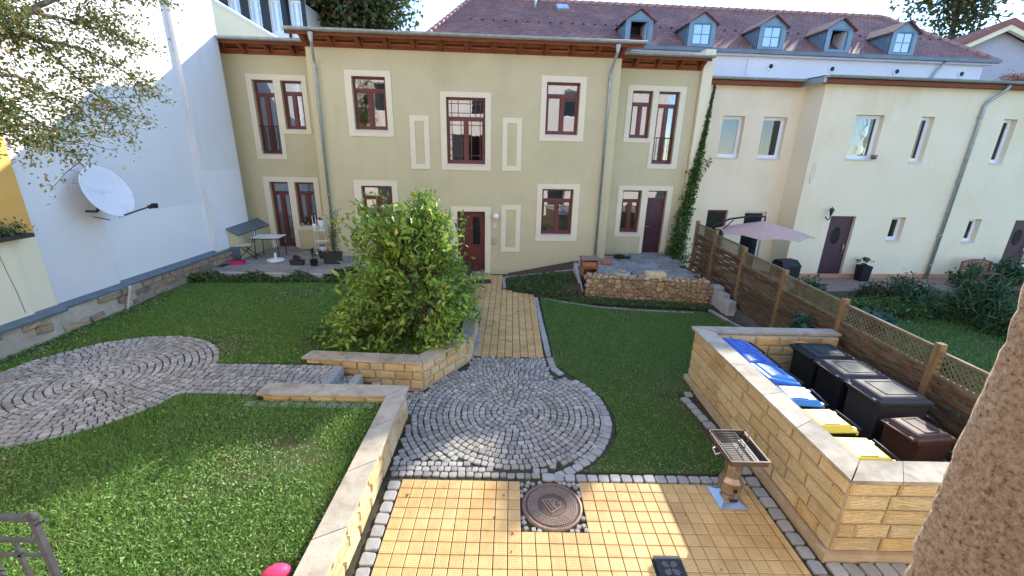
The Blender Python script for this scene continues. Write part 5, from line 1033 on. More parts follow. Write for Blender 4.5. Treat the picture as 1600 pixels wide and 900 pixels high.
# table, chair, parasol foot
tb = thing('garden_table', 'white topped folding garden table with dark tube legs on the left terrace', 'table', (-6.42, 8.95, TZ), .1)
b = MB()
for i in range(9): b.box(-.42+i*.094, -.42+i*.094+.086, -.32, .32, .665, .685)
b.build('tabletop', white_pl, tb); MB().box(-.43, .43, -.33, -.30, .64, .664).box(-.43, .43, .30, .33, .64, .664).box(-.43, -.40, -.3, .3, .64, .664).box(.40, .43, -.3, .3, .64, .664).build('frame', black_pl, tb)
for (x, y) in ((-.36, -.27), (.36, -.27), (-.36, .27), (.36, .27)): MB().tube([(x, y, 0), (x*.9, y, .64)], .012, 6).build('leg', black_pl, tb)
cr2 = thing('folding_chair', 'white slatted folding chair with black frame beside the garden table', 'chair', (-7.05, 8.72, TZ), -1.2)
b = MB(); [b.box(-.2, .2, -.2+i*.085, -.2+i*.085+.075, .43, .445) for i in range(5)]; b.build('seat', white_pl, cr2); b = MB(); [b.box(-.2, .2, .22+i*.02, .235+i*.02, .58+i*.085, .655+i*.085) for i in range(3)]; b.build('backrest', white_pl, cr2)
for s in (-1, 1): MB().tube([(s*.21, -.25, 0), (s*.21, .2, .45), (s*.21, .3, .86)], .012, 6).build('leg', black_pl, cr2); MB().tube([(s*.19, .28, 0), (s*.19, -.15, .43)], .012, 6).build('leg', black_pl, cr2)
pf = MB().lathe([(0, 0), (.25, 0), (.26, .03), (.24, .06), (.12, .085), (.05, .09), (.035, .1), (.035, .26), (.028, .26), (.028, .1)], 28).build('parasol_base', white_pl); pf.location = (-6.02, 8.45, TZ); tag(pf, 'white round parasol foot standing empty in front of the garden table', 'parasol base')
def trough(name, label, loc, sx, sy, h, mt, plants, rz=0.):
    t = thing(name, label, 'planter', loc, rz); b = MB()
    b.add([(-sx*.42, -sy*.42, 0), (sx*.42, -sy*.42, 0), (sx*.42, sy*.42, 0), (-sx*.42, sy*.42, 0), (-sx/2, -sy/2, h), (sx/2, -sy/2, h), (sx/2, sy/2, h), (-sx/2, sy/2, h), (-sx*.45, -sy*.43, h), (sx*.45, -sy*.43, h), (sx*.45, sy*.43, h), (-sx*.45, sy*.43, h), (-sx*.45, -sy*.43, h*.85), (sx*.45, -sy*.43, h*.85), (sx*.45, sy*.43, h*.85), (-sx*.45, sy*.43, h*.85)],
          [(3, 2, 1, 0), (0, 1, 5, 4), (1, 2, 6, 5), (2, 3, 7, 6), (3, 0, 4, 7), (4, 5, 9, 8), (5, 6, 10, 9), (6, 7, 11, 10), (7, 4, 8, 11), (8, 9, 13, 12), (9, 10, 14, 13), (10, 11, 15, 14), (11, 8, 12, 15)]).build('box', mt, t)
    MB().box(-sx*.449, sx*.449, -sy*.429, sy*.429, h*.6, h*.86).build('potting_soil', soil, t)
    for (n, c, r, size, lm, nm) in plants: link(nm, leaves(nm, blob_pts(c, r, n, clumps=6), size, .4), lm, t, kind='stuff' if nm == 'heather' else None)
    return t
trough('pink_flower_box', 'bright pink flower box at the left corner of the terrace', (-6.9, 7.95, TZ), .42, .17, .13, magenta_pl, [(160, (0, 0, .16), (.18, .07, .08), .06, leaf_cover, 'foliage')], .1)
trough('heather_box', 'dark box with red heather at the terrace edge', (-5.15, 8.05, TZ), .42, .18, .15, grey_pl, [(500, (0, 0, .22), (.19, .08, .1), .035, heather_m, 'heather')], .05)
trough('small_flower_pot', 'small dark pot with a thin green plant between heather box and large planter', (-4.62, 8.0, TZ), .17, .17, .2, black_pl, [(60, (0, 0, .35), (.07, .07, .22), .09, leaf_garden, 'foliage')])
bpn = trough('large_planter', 'large black planter with a tall thin shrub and orange flowers', (-4.18, 8.35, TZ), .52, .36, .34, grey_pl, [(60, (-.17, -.1, .38), (.06, .05, .05), .05, flower_o, 'flowers'), (120, (0, 0, .37), (.22, .14, .05), .05, leaf_cover, 'foliage')], .12)
b = MB(); P = []
for i in range(9):
    a = random.uniform(0, 6.28); e = Vector((.1+.28*math.cos(a)*random.random(), .3*math.sin(a)*random.random(), random.uniform(.9, 1.75))); m_ = e*.5+Vector((random.gauss(0, .04), 0, .1)); b.tube([(.05, 0, .3), m_, e], [.011, .008, .003], 5)
    for s in np.linspace(.2, 1, 8): P.append(Vector((.05, 0, .3)).lerp(e, s))
b.build('stems', bark, bpn); A = np.array([tuple(p) for p in P]); k = RNG.integers(0, len(A), 420); link('foliage', leaves('foliage', A[k]+RNG.normal(size=(420, 3))*.075, .065, .45), leaf_autumn, bpn)
sh = thing('plant_stand', 'tall pale wire shelf stand with pots beside the left downpipe', 'shelf', (-4.85, 9.2, TZ), .06)
for (x, y) in ((-.17, -.13), (.17, -.13), (-.17, .13), (.17, .13)): MB().tube([(x, y, 0), (x, y, 1.35)], .009, 6).build('leg', white_pl, sh)
for z_ in (.12, .5, .86): MB().box(-.18, .18, -.14, .14, z_, z_+.018).build('shelf_board', white_pl, sh)
def pot(name, label, loc, r, h, mt, lm=None, n=80, size=.06, top=.12):
    t = thing(name, label, 'plant pot', loc); MB().lathe([(0, 0), (r*.72, 0), (r, h), (r*.93, h), (r*.9, h*.88), (0, h*.87)], 16).build('pot', mt, t)
    if lm: link('foliage', leaves('foliage', blob_pts((0, 0, h+top*.4), (r*1.1, r*1.1, top), n, clumps=5), size, .4), lm, t)
pot('tall_white_pot', 'tall white pot with a green plant on the top board of the plant stand', (-4.83, 9.2, TZ+.878), .09, .32, white_pl, leaf_cover, 60, .06)
pot('white_pot', 'white pot at the left end of the plant stand board', (-5.0, 9.12, TZ+.878), .06, .2, white_pl)
pot('dark_pot', 'dark pot at the foot of the plant stand', (-4.78, 9.0, TZ), .14, .22, grey_pl)
pot('light_watering_pot', 'pale rounded pot on the lowest board of the plant stand', (-4.85, 9.2, TZ+.138), .12, .2, mat('pale_blue_glaze', [(.5, .56, .6)], .3), leaf_cover, 30, .05, .05)
for i, (u, lab) in enumerate(((-5.93, 'leafy pot plant at the left of the left wing window sill'), (-5.72, 'leafy pot plant in the middle of the left wing window sill'))):
    pot('sill_plant', lab, hpt(u, WD-.02, 1.405), .055, .09, terracotta if i else white_pl, leaf_cover, 90, .07, .13)

# ------------------------------------------------------------------ right patio
PZ = .5
rt = struct('right_patio', MB().poly([(3.56, 7.78), (6.95, 7.44), (7.1, 7.44), (7.35, 10.5), (7.15, 11.1), (4.5, 10.9), (4.58, 9.86), (3.5, 9.8)], -.1, PZ-.034), joint)
slabs(rt, [(3.5, 7.75), (7.0, 7.4), (7.3, 10.5), (7.0, 11.05), (4.65, 10.75), (4.68, 9.8), (3.55, 9.7)], PZ, .58, .4, slabm)
gbn = thing('gabion_wall', 'stone filled wire gabion holding up the right patio', 'gabion', (0, 0, 0))
ga, gb_ = Vector((3.55, 7.28)), Vector((6.98, 6.93)); gv = gb_-ga; gl_ = gv.length; gang = math.atan2(gv.y, gv.x); Mg = Matrix.Translation((ga.x, ga.y, 0)) @ Matrix.Rotation(gang, 4, 'Z')
MB(Mg).box(.03, gl_-.03, .07, .52, -.1, .57).build('gabion_fill', gstone, gbn)
def rock_mesh():
    g = bmesh_ico(); return g
def bmesh_ico():
    import bmesh
    bm = bmesh.new(); bmesh.ops.create_icosphere(bm, subdivisions=1, radius=.5)
    for v in bm.verts: v.co *= random.uniform(.78, 1.12)
    me = bpy.data.meshes.new('rock'); bm.to_mesh(me); bm.free(); me.materials.append(gstone); return me
RK = [rock_mesh() for _ in range(10)]
z = .0; k_ = 0
rocks = []
while z < .62:
    h = random.uniform(.10, .14); x = -random.uniform(0, .1)
    while x < gl_:
        w = random.uniform(.11, .24); q_ = random.uniform(.85, 1.35); rocks.append((x+w/2, .06, z+h/2+random.uniform(-.025, .025), w*1.1, .16, h*q_)); x += w
    z += h*.94
for y_ in (.2, .34, .46):
    x = 0
    while x < gl_: w = random.uniform(.12, .22); rocks.append((x+w/2, y_, .60, w*1.05, .17, .12)); x += w
for (x, y, zz, a, b_, c2) in rocks[:300]:
    p = Mg @ Vector((x, y+random.uniform(-.02, .01), zz+random.uniform(-.01, .01))); link('gabion_stone', random.choice(RK), None, gbn, tuple(p), (random.gauss(0, .3), random.gauss(0, .35), gang+random.gauss(0, .2)), (a, b_, c2))
b = MB(Mg)
for i in range(8): x = gl_*i/7; b.tube([(x, -.03, .0), (x, -.03, .66), (x, .5, .66)], .0035, 4)
for z_ in np.arange(.02, .7, .1): b.tube([(0, -.03, z_), (gl_, -.03, z_)], .002, 4)
for x in np.arange(0, gl_, .1): b.tube([(x, -.03, 0), (x, -.03, .66)], .0017, 3)
b.build('wire_mesh', galv, gbn)
MB().bbox(-.05, .05, -.75, .75, -.45, .03, .01).build('concrete_kerb', concrete)
o = bpy.data.objects['concrete_kerb']; o.location = (3.44, 8.1, .40); o.rotation_euler = (.33, 0, .02); tag(o, 'pale leaning concrete kerb slab left of the gabion', 'kerb slab')
for i in range(3):
    o = MB().bbox(-.11, .11, -.16, .16, -.1, .55-.1*i, .012).build('concrete_l_stone', concrete); o.location = (7.2+.02*i, 6.95-.33*i, 0); o.rotation_euler[2] = .1
    tag(o, ['pale concrete edging block nearest the gabion corner, tallest of three', 'middle of three stepped pale concrete blocks by the fence', 'lowest of three stepped pale concrete blocks by the fence'][i], 'edging block', 'stepped concrete blocks')
fp = thing('clay_fire_box', 'rust coloured square brick fire box on the left corner of the patio', 'fire box', (3.72, 8.0, PZ), .05)
MB().box(-.24, -.2, -.2, .2, 0, .5).box(.2, .24, -.2, .2, 0, .5).box(-.2, .2, .16, .2, 0, .5).box(-.2, .2, -.2, .16, .0, .05).box(-.2, .2, -.2, .16, .24, .28).build('shell', mat('rusty_brick', [(.2, .09, .06), (.36, .17, .12)], .85, 9, 6, .003, 30), fp); MB().box(-.27, .27, -.24, .24, .5, .54).build('top_plate', mat('grey_brown_plate', [(.2, .15, .12), (.3, .22, .18)], .8, 7), fp); MB().box(-.19, .19, -.17, -.14, .3, .44).build('front_brick', terracotta, fp)
o = MB().lathe([(0, .16), (.09, .17), (.12, .15), (.1, .12), (.2, .11), (.25, .06), (.24, .0), (0, 0)], 18, smooth=False).build('carved_stone_bowl', mat('lichen_stone', [(.3, .27, .19), (.42, .38, .28)], .9, 9, 7, .006, 25)); o.location = (4.62, 7.5, .63); tag(o, 'round grey stacked stone bowl on the gabion', 'stone bowl')
o = MB().bbox(-.28, .28, -.17, .17, 0, .18, .03).build('sandstone_trough', sand); o.location = (5.55, 7.35, .63); tag(o, 'small rough yellow sandstone trough on the gabion', 'stone trough')
o = MB().bbox(-.16, .16, -.14, .14, 0, .16, .02).build('terracotta_block', terracotta); o.location = (4.55, 9.35, PZ); o.rotation_euler[2] = .3; tag(o, 'red terracotta block at the foot of the downpipe', 'terracotta block')
clump('dark_patio_plant', 'low dark green plant on the patio before the right wing window', 'plant', (5.35, 10.2, PZ), (.3, .22, .16), 260, .12, leaf_dark, .25)
clump('patio_weed', 'yellowish tuft growing between patio slabs near the gabion', 'plant', (5.0, 7.75, PZ), (.12, .1, .14), 60, .09, leaf_garden, .2)
# ivy
iv = thing('ivy', 'green ivy climbing the corner between green house and cream house', 'ivy', tuple(hpt(7.7, .9, .45)), TH)
P = []; path_ = [((-.20, -.12, 0), .30), ((-.12, -.12, .8), .26), ((.0, -.08, 1.8), .22), ((.12, -.05, 2.7), .17), ((.22, .0, 3.5), .12), ((.30, .02, 4.3), .09), ((.36, .03, 5.2), .05), ((.4, .03, 5.9), .025)]
for (p, r), (q, s) in zip(path_[:-1], path_[1:]):
    n = int(2600*(r+s)); t_ = RNG.uniform(0, 1, n)[:, None]; c2 = np.array(p)*(1-t_)+np.array(q)*t_; rr = (r*(1-t_)+s*t_); P.append(c2+RNG.normal(size=(n, 3))*rr*np.array([.5, .32, .5]))
P = np.concatenate(P); P[:, 1] = np.minimum(P[:, 1], .15); link('foliage', leaves('foliage', P, .085, .8), leaf_ivy, iv)
b = MB().tube([p for p, r in path_], [.03, .028, .022, .018, .014, .01, .007, .004], 6); b.tube([(.1, .03, 2.2), (.55, .3, 2.7), (.85, .6, 3.2), (.95, .62, 3.6)], .007, 4).tube([(-.15, -.1, .6), (-.4, -.5, 1.0), (-.55, -.9, 1.35)], .012, 5).tube([(.05, .0, 1.4), (.3, .1, 1.2), (.45, .3, .95)], .007, 4); b.build('stems', bark, iv)
P = []
for (p, q, n, r) in (((.1, .0, 2.2), (.95, .55, 3.6), 90, .05), ((-.15, -.1, .6), (-.55, -.9, 1.4), 150, .09), ((-.2, -.05, 3.0), (.1, -.02, 3.1), 30, .04), ((-.3, -.3, .0), (-.1, -.9, -.0), 300, .2)): t_ = RNG.uniform(0, 1, n)[:, None]; P.append(np.array(p)*(1-t_)+np.array(q)*t_+RNG.normal(size=(n, 3))*r)
link('side_shoots', leaves('side_shoots', np.concatenate(P), .08, .7), leaf_ivy, iv, kind='stuff')

# ------------------------------------------------------------------ fence
fn = thing('timber_fence', 'brown woven board fence with lattice top between the yards', 'fence')
FP = [(7.30, -2.75, 1.5), (7.32, -.88, 1.52), (7.35, .97, 1.56), (7.40, 2.80, 1.58), (7.46, 4.65, 1.62), (7.52, 6.5, 1.72), (7.6, 8.35, 1.86), (7.68, 9.9, 1.9)]
for (x, y, z) in FP:
    MB().bbox(-.05, .05, -.05, .05, -.3, z+.04, .006).build('post', wood_p, fn, loc=(x, y, 0))
for (x0, y0, z0), (x1, y1, z1) in zip(FP[:-1], FP[1:]):
    L_ = math.hypot(x1-x0, y1-y0)-.11; a = math.atan2(y1-y0, x1-x0); Mf = Matrix.Translation(((x0+x1)/2, (y0+y1)/2, 0)) @ Matrix.Rotation(a, 4, 'Z'); zt = min(z0, z1)-.02 if z0 < 1.6 else (z0+z1)/2-.02; lb_ = zt-.36; zb = zt-1.55
    zb = max(zb, .02); n = 13; h = (lb_-zb)/n
    for i in range(n):
        V = []; m_ = 13; zc = zb+h*(i+.5)
        for j in range(m_):
            x = -L_/2+L_*j/(m_-1); y = .026*math.cos(math.pi*4*j/(m_-1))*(1 if i % 2 else -1)
            for (dy, dz) in ((-.016, -h*.53), (-.006, -h*.53), (.012, h*.50), (.002, h*.50)): V.append((x, y+dy, dz))
        F = [(4*j+q, 4*j+(q+1) % 4, 4*j+4+(q+1) % 4, 4*j+4+q) for j in range(m_-1) for q in range(4)]
        F = [tuple(reversed(f)) for f in F]+[(0, 1, 2, 3), (4*m_-1, 4*m_-2, 4*m_-3, 4*m_-4)]
        MB().add(V, F).build('slat', wood_f, fn, loc=Mf @ Vector((0, 0, zc)), rot=(random.gauss(0, .004), random.gauss(0, .003), a))
    b = MB(Mf)
    for x in (-L_/2+.02, -L_/4, 0, L_/4, L_/2-.02): b.box(x-.015, x+.015, -.034, -.026, zb, lb_)
    b.build('battens', wood_f, fn, kind='stuff')
    MB(Mf).box(-L_/2, L_/2, -.024, .024, zt-.035, zt).box(-L_/2, L_/2, -.024, .024, lb_, lb_+.035).build('rail', wood_l, fn)
    b = MB(Mf); s = .085; h2 = zt-.035-(lb_+.035); za = lb_+.035; x = -L_/2-h2
    while x < L_/2:
        for (sg, yy) in ((1, -.005), (-1, .005)):
            xa, xb = x, x+h2; ta = max(0, (-L_/2-xa)/h2); tb_ = min(1, (L_/2-xa)/h2)
            if tb_-ta > .08:
                p0 = (xa+h2*ta, za+h2*(ta if sg > 0 else 1-ta)); p1 = (xa+h2*tb_, za+h2*(tb_ if sg > 0 else 1-tb_)); w = .012
                b.add([(p0[0]-w, yy-.004, p0[1]), (p0[0]+w, yy-.004, p0[1]), (p1[0]+w, yy-.004, p1[1]), (p1[0]-w, yy-.004, p1[1]), (p0[0]-w, yy+.004, p0[1]), (p0[0]+w, yy+.004, p0[1]), (p1[0]+w, yy+.004, p1[1]), (p1[0]-w, yy+.004, p1[1])], [(0, 1, 2, 3), (7, 6, 5, 4), (0, 3, 7, 4), (1, 5, 6, 2)])
        x += s
    b.build('lattice', wood_l, fn, kind='stuff')
bw_ = thing('blue_green_weed', 'blue green leafy weed leaning against the fence behind the bins', 'plant', (7.15, 3.35, 0)); MB().tube([(0, 0, 0), (.04, -.05, .5), (0, .05, 1.05)], .014, 6).build('stem', leaf_garden, bw_)
link('foliage', leaves('foliage', blob_pts((0, .05, .9), (.22, .3, .3), 60, clumps=4), .22, .6), leaf_blue, bw_)

# ------------------------------------------------------------------ wheelie bins
def wheelie_bin(label, loc, rz, w, d, h, body, lid, open_=0., stuff=None, group='wheelie bins in the enclosure', sticker=None):
    """hinge side at +x of the bin's own frame; w along y, d along x"""
    t = thing('wheelie_bin', label, 'wheelie bin', loc, rz, group)
    b = MB(); tp = .06
    V = [(-d/2+tp, -w/2+tp*.7, .06), (d/2-tp*1.6, -w/2+tp*.7, .06), (d/2-tp*1.6, w/2-tp*.7, .06), (-d/2+tp, w/2-tp*.7, .06), (-d/2, -w/2+.015, h-.07), (d/2-.06, -w/2+.015, h-.07), (d/2-.06, w/2-.015, h-.07), (-d/2, w/2-.015, h-.07)]
    b.add(V, [(3, 2, 1, 0), (0, 1, 5, 4), (1, 2, 6, 5), (2, 3, 7, 6), (3, 0, 4, 7)])
    b.add([(x, y, z-.001) for x, y, z in V], [(0, 1, 2, 3)])
    # rim
    for (x0, x1, y0, y1) in ((-d/2-.02, d/2-.04, -w/2-.005, -w/2+.02), (-d/2-.02, d/2-.04, w/2-.02, w/2+.005), (-d/2-.02, -d/2+.01, -w/2+.02, w/2-.02), (d/2-.07, d/2-.04, -w/2+.02, w/2-.02)): b.box(x0, x1, y0, y1, h-.10, h-.055)
    b.box(-d/2+.02, -d/2+.06, -w/2-.0, -w/2+.03, .3, h-.1)
    b.build('body', body, t)
    hb = MB().tube([(d/2-.05, -w/2+.04, h-.09), (d/2+.045, -w/2+.04, h-.035), (d/2+.045, w/2-.04, h-.035), (d/2-.05, w/2-.04, h-.09)], .016, 8); hb.build('handle', body, t)
    for s in (-1, 1): MB().tube([(d/2-.08, s*(w/2-.02), .1), (d/2-.08, s*(w/2+.03), .1)], .1, 16).build('wheel', black_pl, t)
    # lid: domed shell with raised centre panel, overhanging rim
    L_ = d+.01; b = MB(); x0 = -L_; W2 = w/2+(.02 if w > .5 else .004)
    def ring(inx, iny, z): return [(x0+inx, -W2+iny, z), (-inx*.6, -W2+iny, z), (-inx*.6, W2-iny, z), (x0+inx, W2-iny, z)]
    rs = [ring(0, 0, -.04), ring(0, 0, .0), ring(.015, .012, .012), ring(.05, .035, .018), ring(.085, .06, .045), ring(.13, .085, .055)]
    V = [p for r_ in rs for p in r_]; n = len(rs)
    F = [(4*i+j, 4*i+(j+1) % 4, 4*i+4+(j+1) % 4, 4*i+4+j) for i in range(n-1) for j in range(4)]+[(4*n-4, 4*n-3, 4*n-2, 4*n-1)]
    V2 = [(x+.01*(1 if x < -.3 else -1), y*.98, z-.008) for x, y, z in rs[0]+rs[-1]]; k = len(V)
    F += [(k+4, k+7, k+6, k+5)]+[(k+(j+1) % 4, k+j, k+4+j, k+4+(j+1) % 4) for j in range(4)]+[(j, k+j, k+(j+1) % 4, (j+1) % 4) for j in range(4)]
    b.add(V+V2, F)
    for (xa, xb, ya, yb) in ((x0+.17, x0+.185, -w*.3, w*.3), (x0+.17, -.17, -w*.31, -w*.28), (x0+.17, -.17, w*.28, w*.31), (-.19, -.17, -w*.3, w*.3)): b.box(xa, xb, ya, yb, .05, .062)
    b.box(-.03, .02, -w/2+.05, -w/2+.1, -.05, .01).box(-.03, .02, w/2-.1, w/2-.05, -.05, .01).box(x0-.03, x0+.02, -.13, .13, -.035, -.01)
    lo = b.build('lid', lid, t, loc=(d/2-.01, 0, h-.045), rot=(0, R(open_), 0))
    if sticker: MB().box(-L_*.75, -L_*.42, -w*.3, w*.05, .0555, .0575).build('label', sticker, lo)
    if stuff:
        for (m_, bx) in stuff: MB().bbox(*bx, .004).build('waste_carton', m_, t)
    return t
BX = 5.33
for (lab, y, bd, ld, op, stf, st_) in (
    ('yellow lidded bin nearest the near corner of the enclosure', -.43, black_pl, yellow_pl, 0, None, None),
    ('yellow lidded bin, second from the near corner of its row', .14, black_pl, yellow_pl, 0, None, None),
    ('closed faded blue lid bin next to the yellow lids', .70, black_pl, lblue_pl, 0, None, None),
    ('overfull blue bin with lid propped open on brown cardboard', 1.20, black_pl, lblue_pl, 13, [(card, (-.24, .2, -.2, .2, .7, .97)), (card, (-.27, -.1, -.23, .1, .8, 1.0)), (white_pl, (-.26, -.05, .08, .21, .85, 1.02))], None),
    ('blue lidded bin with lid slightly raised beside the overfull one', 1.72, black_pl, blue_pl, 5, [(white_pl, (-.27, -.1, -.21, -.02, .8, .965))], None),
    ('deep blue lidded bin with lid tilted up, farthest of its row', 2.18, black_pl, blue_pl, 9, [(mat('red_brown_box', [(.2, .06, .05)], .8), (-.24, .2, -.19, .2, .7, .955))], None)):
    wheelie_bin(lab, (BX-.04, y, -.045), random.gauss(0, .05), .47, .52, .98, bd, ld, op, stf, group='bins along the low wall', sticker=st_)
for (lab, y, w, d, h, bd, ld, st_, rr) in (
    ('black bin with orange label on its lid, farthest in the fence row', 1.90, .56, .70, 1.05, black_pl, black_pl, orange_pl, .02),
    ('black bin with ribbed lid, second from the far wall', 1.28, .56, .72, 1.06, black_pl, grey_pl, None, -.02),
    ('anthracite bin with shiny lid beside the brown bin', .66, .56, .72, 1.08, grey_pl, grey_pl, None, .03),
    ('small brown bin at the near end of the fence row', .02, .46, .52, .94, brown_pl, brown_pl, None, .12)):
    wheelie_bin(lab, (6.49 if d > .6 else 6.36, y, -.02), math.pi+rr, w, d, h, bd, ld, 0, None, group='bins along the fence', sticker=None)
    if st_: MB().box(.15, .33, -.25, -.2, 1.075, 1.079).build('label', st_, bpy.data.objects[[o.name for o in bpy.data.objects if o.get('label') == lab][0]])
struct('bin_floor', MB().poly([(4.97, -.76), (7.28, -.76), (7.28, 2.47), (4.97, 2.47)], -.2, -.024), mat('concrete_slab_floor', [(.2, .2, .19), (.3, .29, .27)], .9, 5, 7, .002, 40))

# ------------------------------------------------------------------ barbecue
bq = thing('pedestal_barbecue', 'stainless pedestal barbecue with heat stained column on a square foot plate', 'barbecue', (4.05, -.22, 0), 0)
MB().add([(-.17, -.19, 0), (.17, -.19, 0), (.17, .19, 0), (-.17, .19, 0), (-.17, -.19, .012), (.17, -.19, .012), (.17, .19, .012), (-.17, .19, .012), (-.09, -.1, .05), (.09, -.1, .05), (.09, .1, .05), (-.09, .1, .05)], [(0, 1, 5, 4), (1, 2, 6, 5), (2, 3, 7, 6), (3, 0, 4, 7), (4, 5, 9, 8), (5, 6, 10, 9), (6, 7, 11, 10), (7, 4, 8, 11), (8, 9, 10, 11)]).build('foot_plate', steel, bq)
def octo(r, z, sx=1): return [(sx*r*math.cos(math.pi/8+i*math.pi/4), r*math.sin(math.pi/8+i*math.pi/4), z) for i in range(8)]
def loft(rs): V = [p for r_ in rs for p in r_]; k = len(rs[0]); n = len(rs); return MB().add(V, [(k*i+j, k*i+(j+1) % k, k*i+k+(j+1) % k, k*i+k+j) for i in range(n-1) for j in range(k)]+[tuple(range(k*n-k, k*n)), tuple(range(k-1, -1, -1))])
loft([octo(.085, .05), octo(.085, .1), octo(.135, .17), octo(.135, .30), octo(.10, .36), octo(.10, .62), octo(.15, .70)]).build('column', steel_rust, bq)
MB().box(-.04, .06, -.128, -.122, .055, .095).box(-.02, .02, -.14, -.126, .2, .24).build('vent_slots', iron_black, bq)
b = MB(); w, d, z0, z1 = .21, .27, .70, .775
b.box(-w, w, -d, d, z0, z0+.01).box(-w, -w+.008, -d, d, z0+.01, z1).box(w-.008, w, -d, d, z0+.01, z1).box(-w+.008, w-.008, -d, -d+.008, z0+.01, z1).box(-w+.008, w-.008, d-.008, d, z0+.01, z1+.02)
b.box(-w-.015, -w-.0, -d-.01, d+.01, z1-.008, z1).box(w, w+.015, -d-.01, d+.01, z1-.008, z1).box(-w, w, -d-.015, -d, z1-.008, z1); b.build('fire_tray', mat('sooty_brown_tray', [(.07, .05, .04), (.14, .1, .08)], .6, 9), bq)
b = MB()
for i in range(17): y = -d+.02+i*.032; b.tube([(-w+.012, y, z1+.004), (.075, y, z1+.004)], .004, 5)
b.tube([(-w+.012, -d+.02, z1+.004), (-w+.012, d-.02, z1+.004)], .005, 5).tube([(.075, -d+.02, z1+.004), (.075, d-.02, z1+.004)], .005, 5); b.build('grill_grate', mat('sooty_steel', [(.12, .115, .11), (.2, .19, .18)], .55, 9, metal=.5), bq)
MB().box(.08, w-.01, -d+.02, d-.02, z0+.012, z0+.03).build('charcoal_bed', iron_black, bq)
for s, x in ((1, w-.02), (-1, .12)): MB().tube([(x, .05*s+.1, z1), (x+.02, .05*s+.1, z1+.05), (x+.02, .05*s+.2, z1+.05), (x, .05*s+.2, z1)], .006, 5).build('handle', iron, bq)
MB().tube([(-w, .02, z1-.03), (-w-.09, .0, z1-.045), (-w-.1, -.1, z1-.05), (-w, -.08, z1-.03)], .007, 6).build('handle', steel, bq)
# ------------------------------------------------------------------ manhole and gully
mh_ = thing('manhole_cover', 'round cast iron manhole cover with raised emblem among tiny cobbles', 'manhole cover', (1.878, -.385, 0))
MB().lathe([(.36, -.03), (.36, .004), (.318, .006), (.318, -.004)], 56).build('frame', iron, mh_)
MB().lathe([(.312, -.02), (.312, .003), (.29, .005), (.165, .005), (.163, .009), (.155, .009), (.153, .004), (0.0001, .004)], 56, smooth=False).build('cover', mat('dark_iron_cover', [(.11, .07, .05), (.17, .115, .085)], .6, 25, 6, .001, 90, metal=.4), mh_)
b = MB()
for k_, r in enumerate((.185, .205, .225, .245, .265, .285)):
    n = int(2*math.pi*r/.028)
    for i in range(n):
        a = 2*math.pi*(i+.5*(k_ % 2))/n; b.T = Matrix.Translation((r*math.cos(a), r*math.sin(a), .005)) @ Matrix.Rotation(a, 4, 'Z'); b.box(-.0065, .0065, -.0095, .0095, 0, .008)
b.T = None; b.build('raised_studs', mat('worn_iron_studs', [(.30, .21, .16), (.40, .30, .24)], .45, 20, metal=.5), mh_, kind='stuff')
b = MB()   # emblem: shield outline filled with slanting bars and a V
E_ = [((-.115, .075), (-.02, -.115)), ((-.02, -.115), (.1, -.02)), ((-.085, .085), (-.0, -.06)), ((-.05, .095), (.03, -.04)), ((-.015, .1), (.055, -.075)), ((.03, .1), (.03, -.02)), ((.03, .1), (.11, -.01)), ((.065, .085), (.065, .03)), ((-.115, .075), (.03, .1)), ((.1, .06), (.1, -.02))]
for (p, q) in E_:
    p = Vector(p); q = Vector(q); v = (q-p).normalized(); nn_ = Vector((-v.y, v.x))*.008; b.add([(*(p-nn_), .004), (*(q-nn_), .004), (*(q+nn_), .004), (*(p+nn_), .004), (*(p-nn_*.7), .0125), (*(q-nn_*.7), .0125), (*(q+nn_*.7), .0125), (*(p+nn_*.7), .0125)], [(0, 1, 5, 4), (1, 2, 6, 5), (2, 3, 7, 6), (3, 0, 4, 7), (4, 5, 6, 7)])
b.build('emblem', mat('worn_iron_studs', [(.26, .21, .18)]), mh_)
for (x, y) in ((-.13, .17), (.14, -.18)): MB().box(x-.016, x+.016, y-.014, y+.014, .0045, .0065).build('lifting_hole', iron_black, mh_)
dg = thing('drain_gully', 'square black drain grate with cross shaped slots set in the tiles', 'drain', (3.02, -1.16, 0))
MB().box(-.14, .14, -.14, .14, -.03, .002).build('frame_plate', mat('black_slate_plate', [(.02, .023, .028), (.035, .038, .045)], .6, 20), dg)
b = MB()
for q in range(4):
    for i in range(5):
        b.T = Matrix.Rotation(math.radians(45+90*q), 4, 'Z'); y = -.03+i*.0; x = .02+i*.016; w = .012+.010*i if i < 3 else .03-.008*(i-3); b.box(x, x+.007, -w, w, .0022, .0045)
b.T = None; b.build('grate_bars', mat('worn_grate_iron', [(.16, .165, .17), (.22, .22, .23)], .5, 9), dg)
# ------------------------------------------------------------------ railing, toy
ra = thing('stair_railing', 'grey steel railing with twisted bars at the lower left corner', 'railing', (-.80, -2.89, 1.335))
def sq(b, p, q, w, tw=0, seg=1):
    p = Vector(p); q = Vector(q); d = (q-p); up = Vector((0, 1, 0)) if abs(d.normalized().y) < .9 else Vector((1, 0, 0)); a = d.cross(up).normalized(); c2 = a.cross(d).normalized(); V = []
    for i in range(seg+1):
        t_ = i/seg; o = p+d*t_; an = tw*t_+math.pi/4
        for j in range(4): V.append(o+(a*math.cos(an+j*math.pi/2)+c2*math.sin(an+j*math.pi/2))*w*.7071)
    b.add([tuple(v) for v in V], [(4*i+j, 4*i+(j+1) % 4, 4*i+4+(j+1) % 4, 4*i+4+j) for i in range(seg) for j in range(4)]+[(3, 2, 1, 0), (4*seg, 4*seg+1, 4*seg+2, 4*seg+3)])
H = 1.06
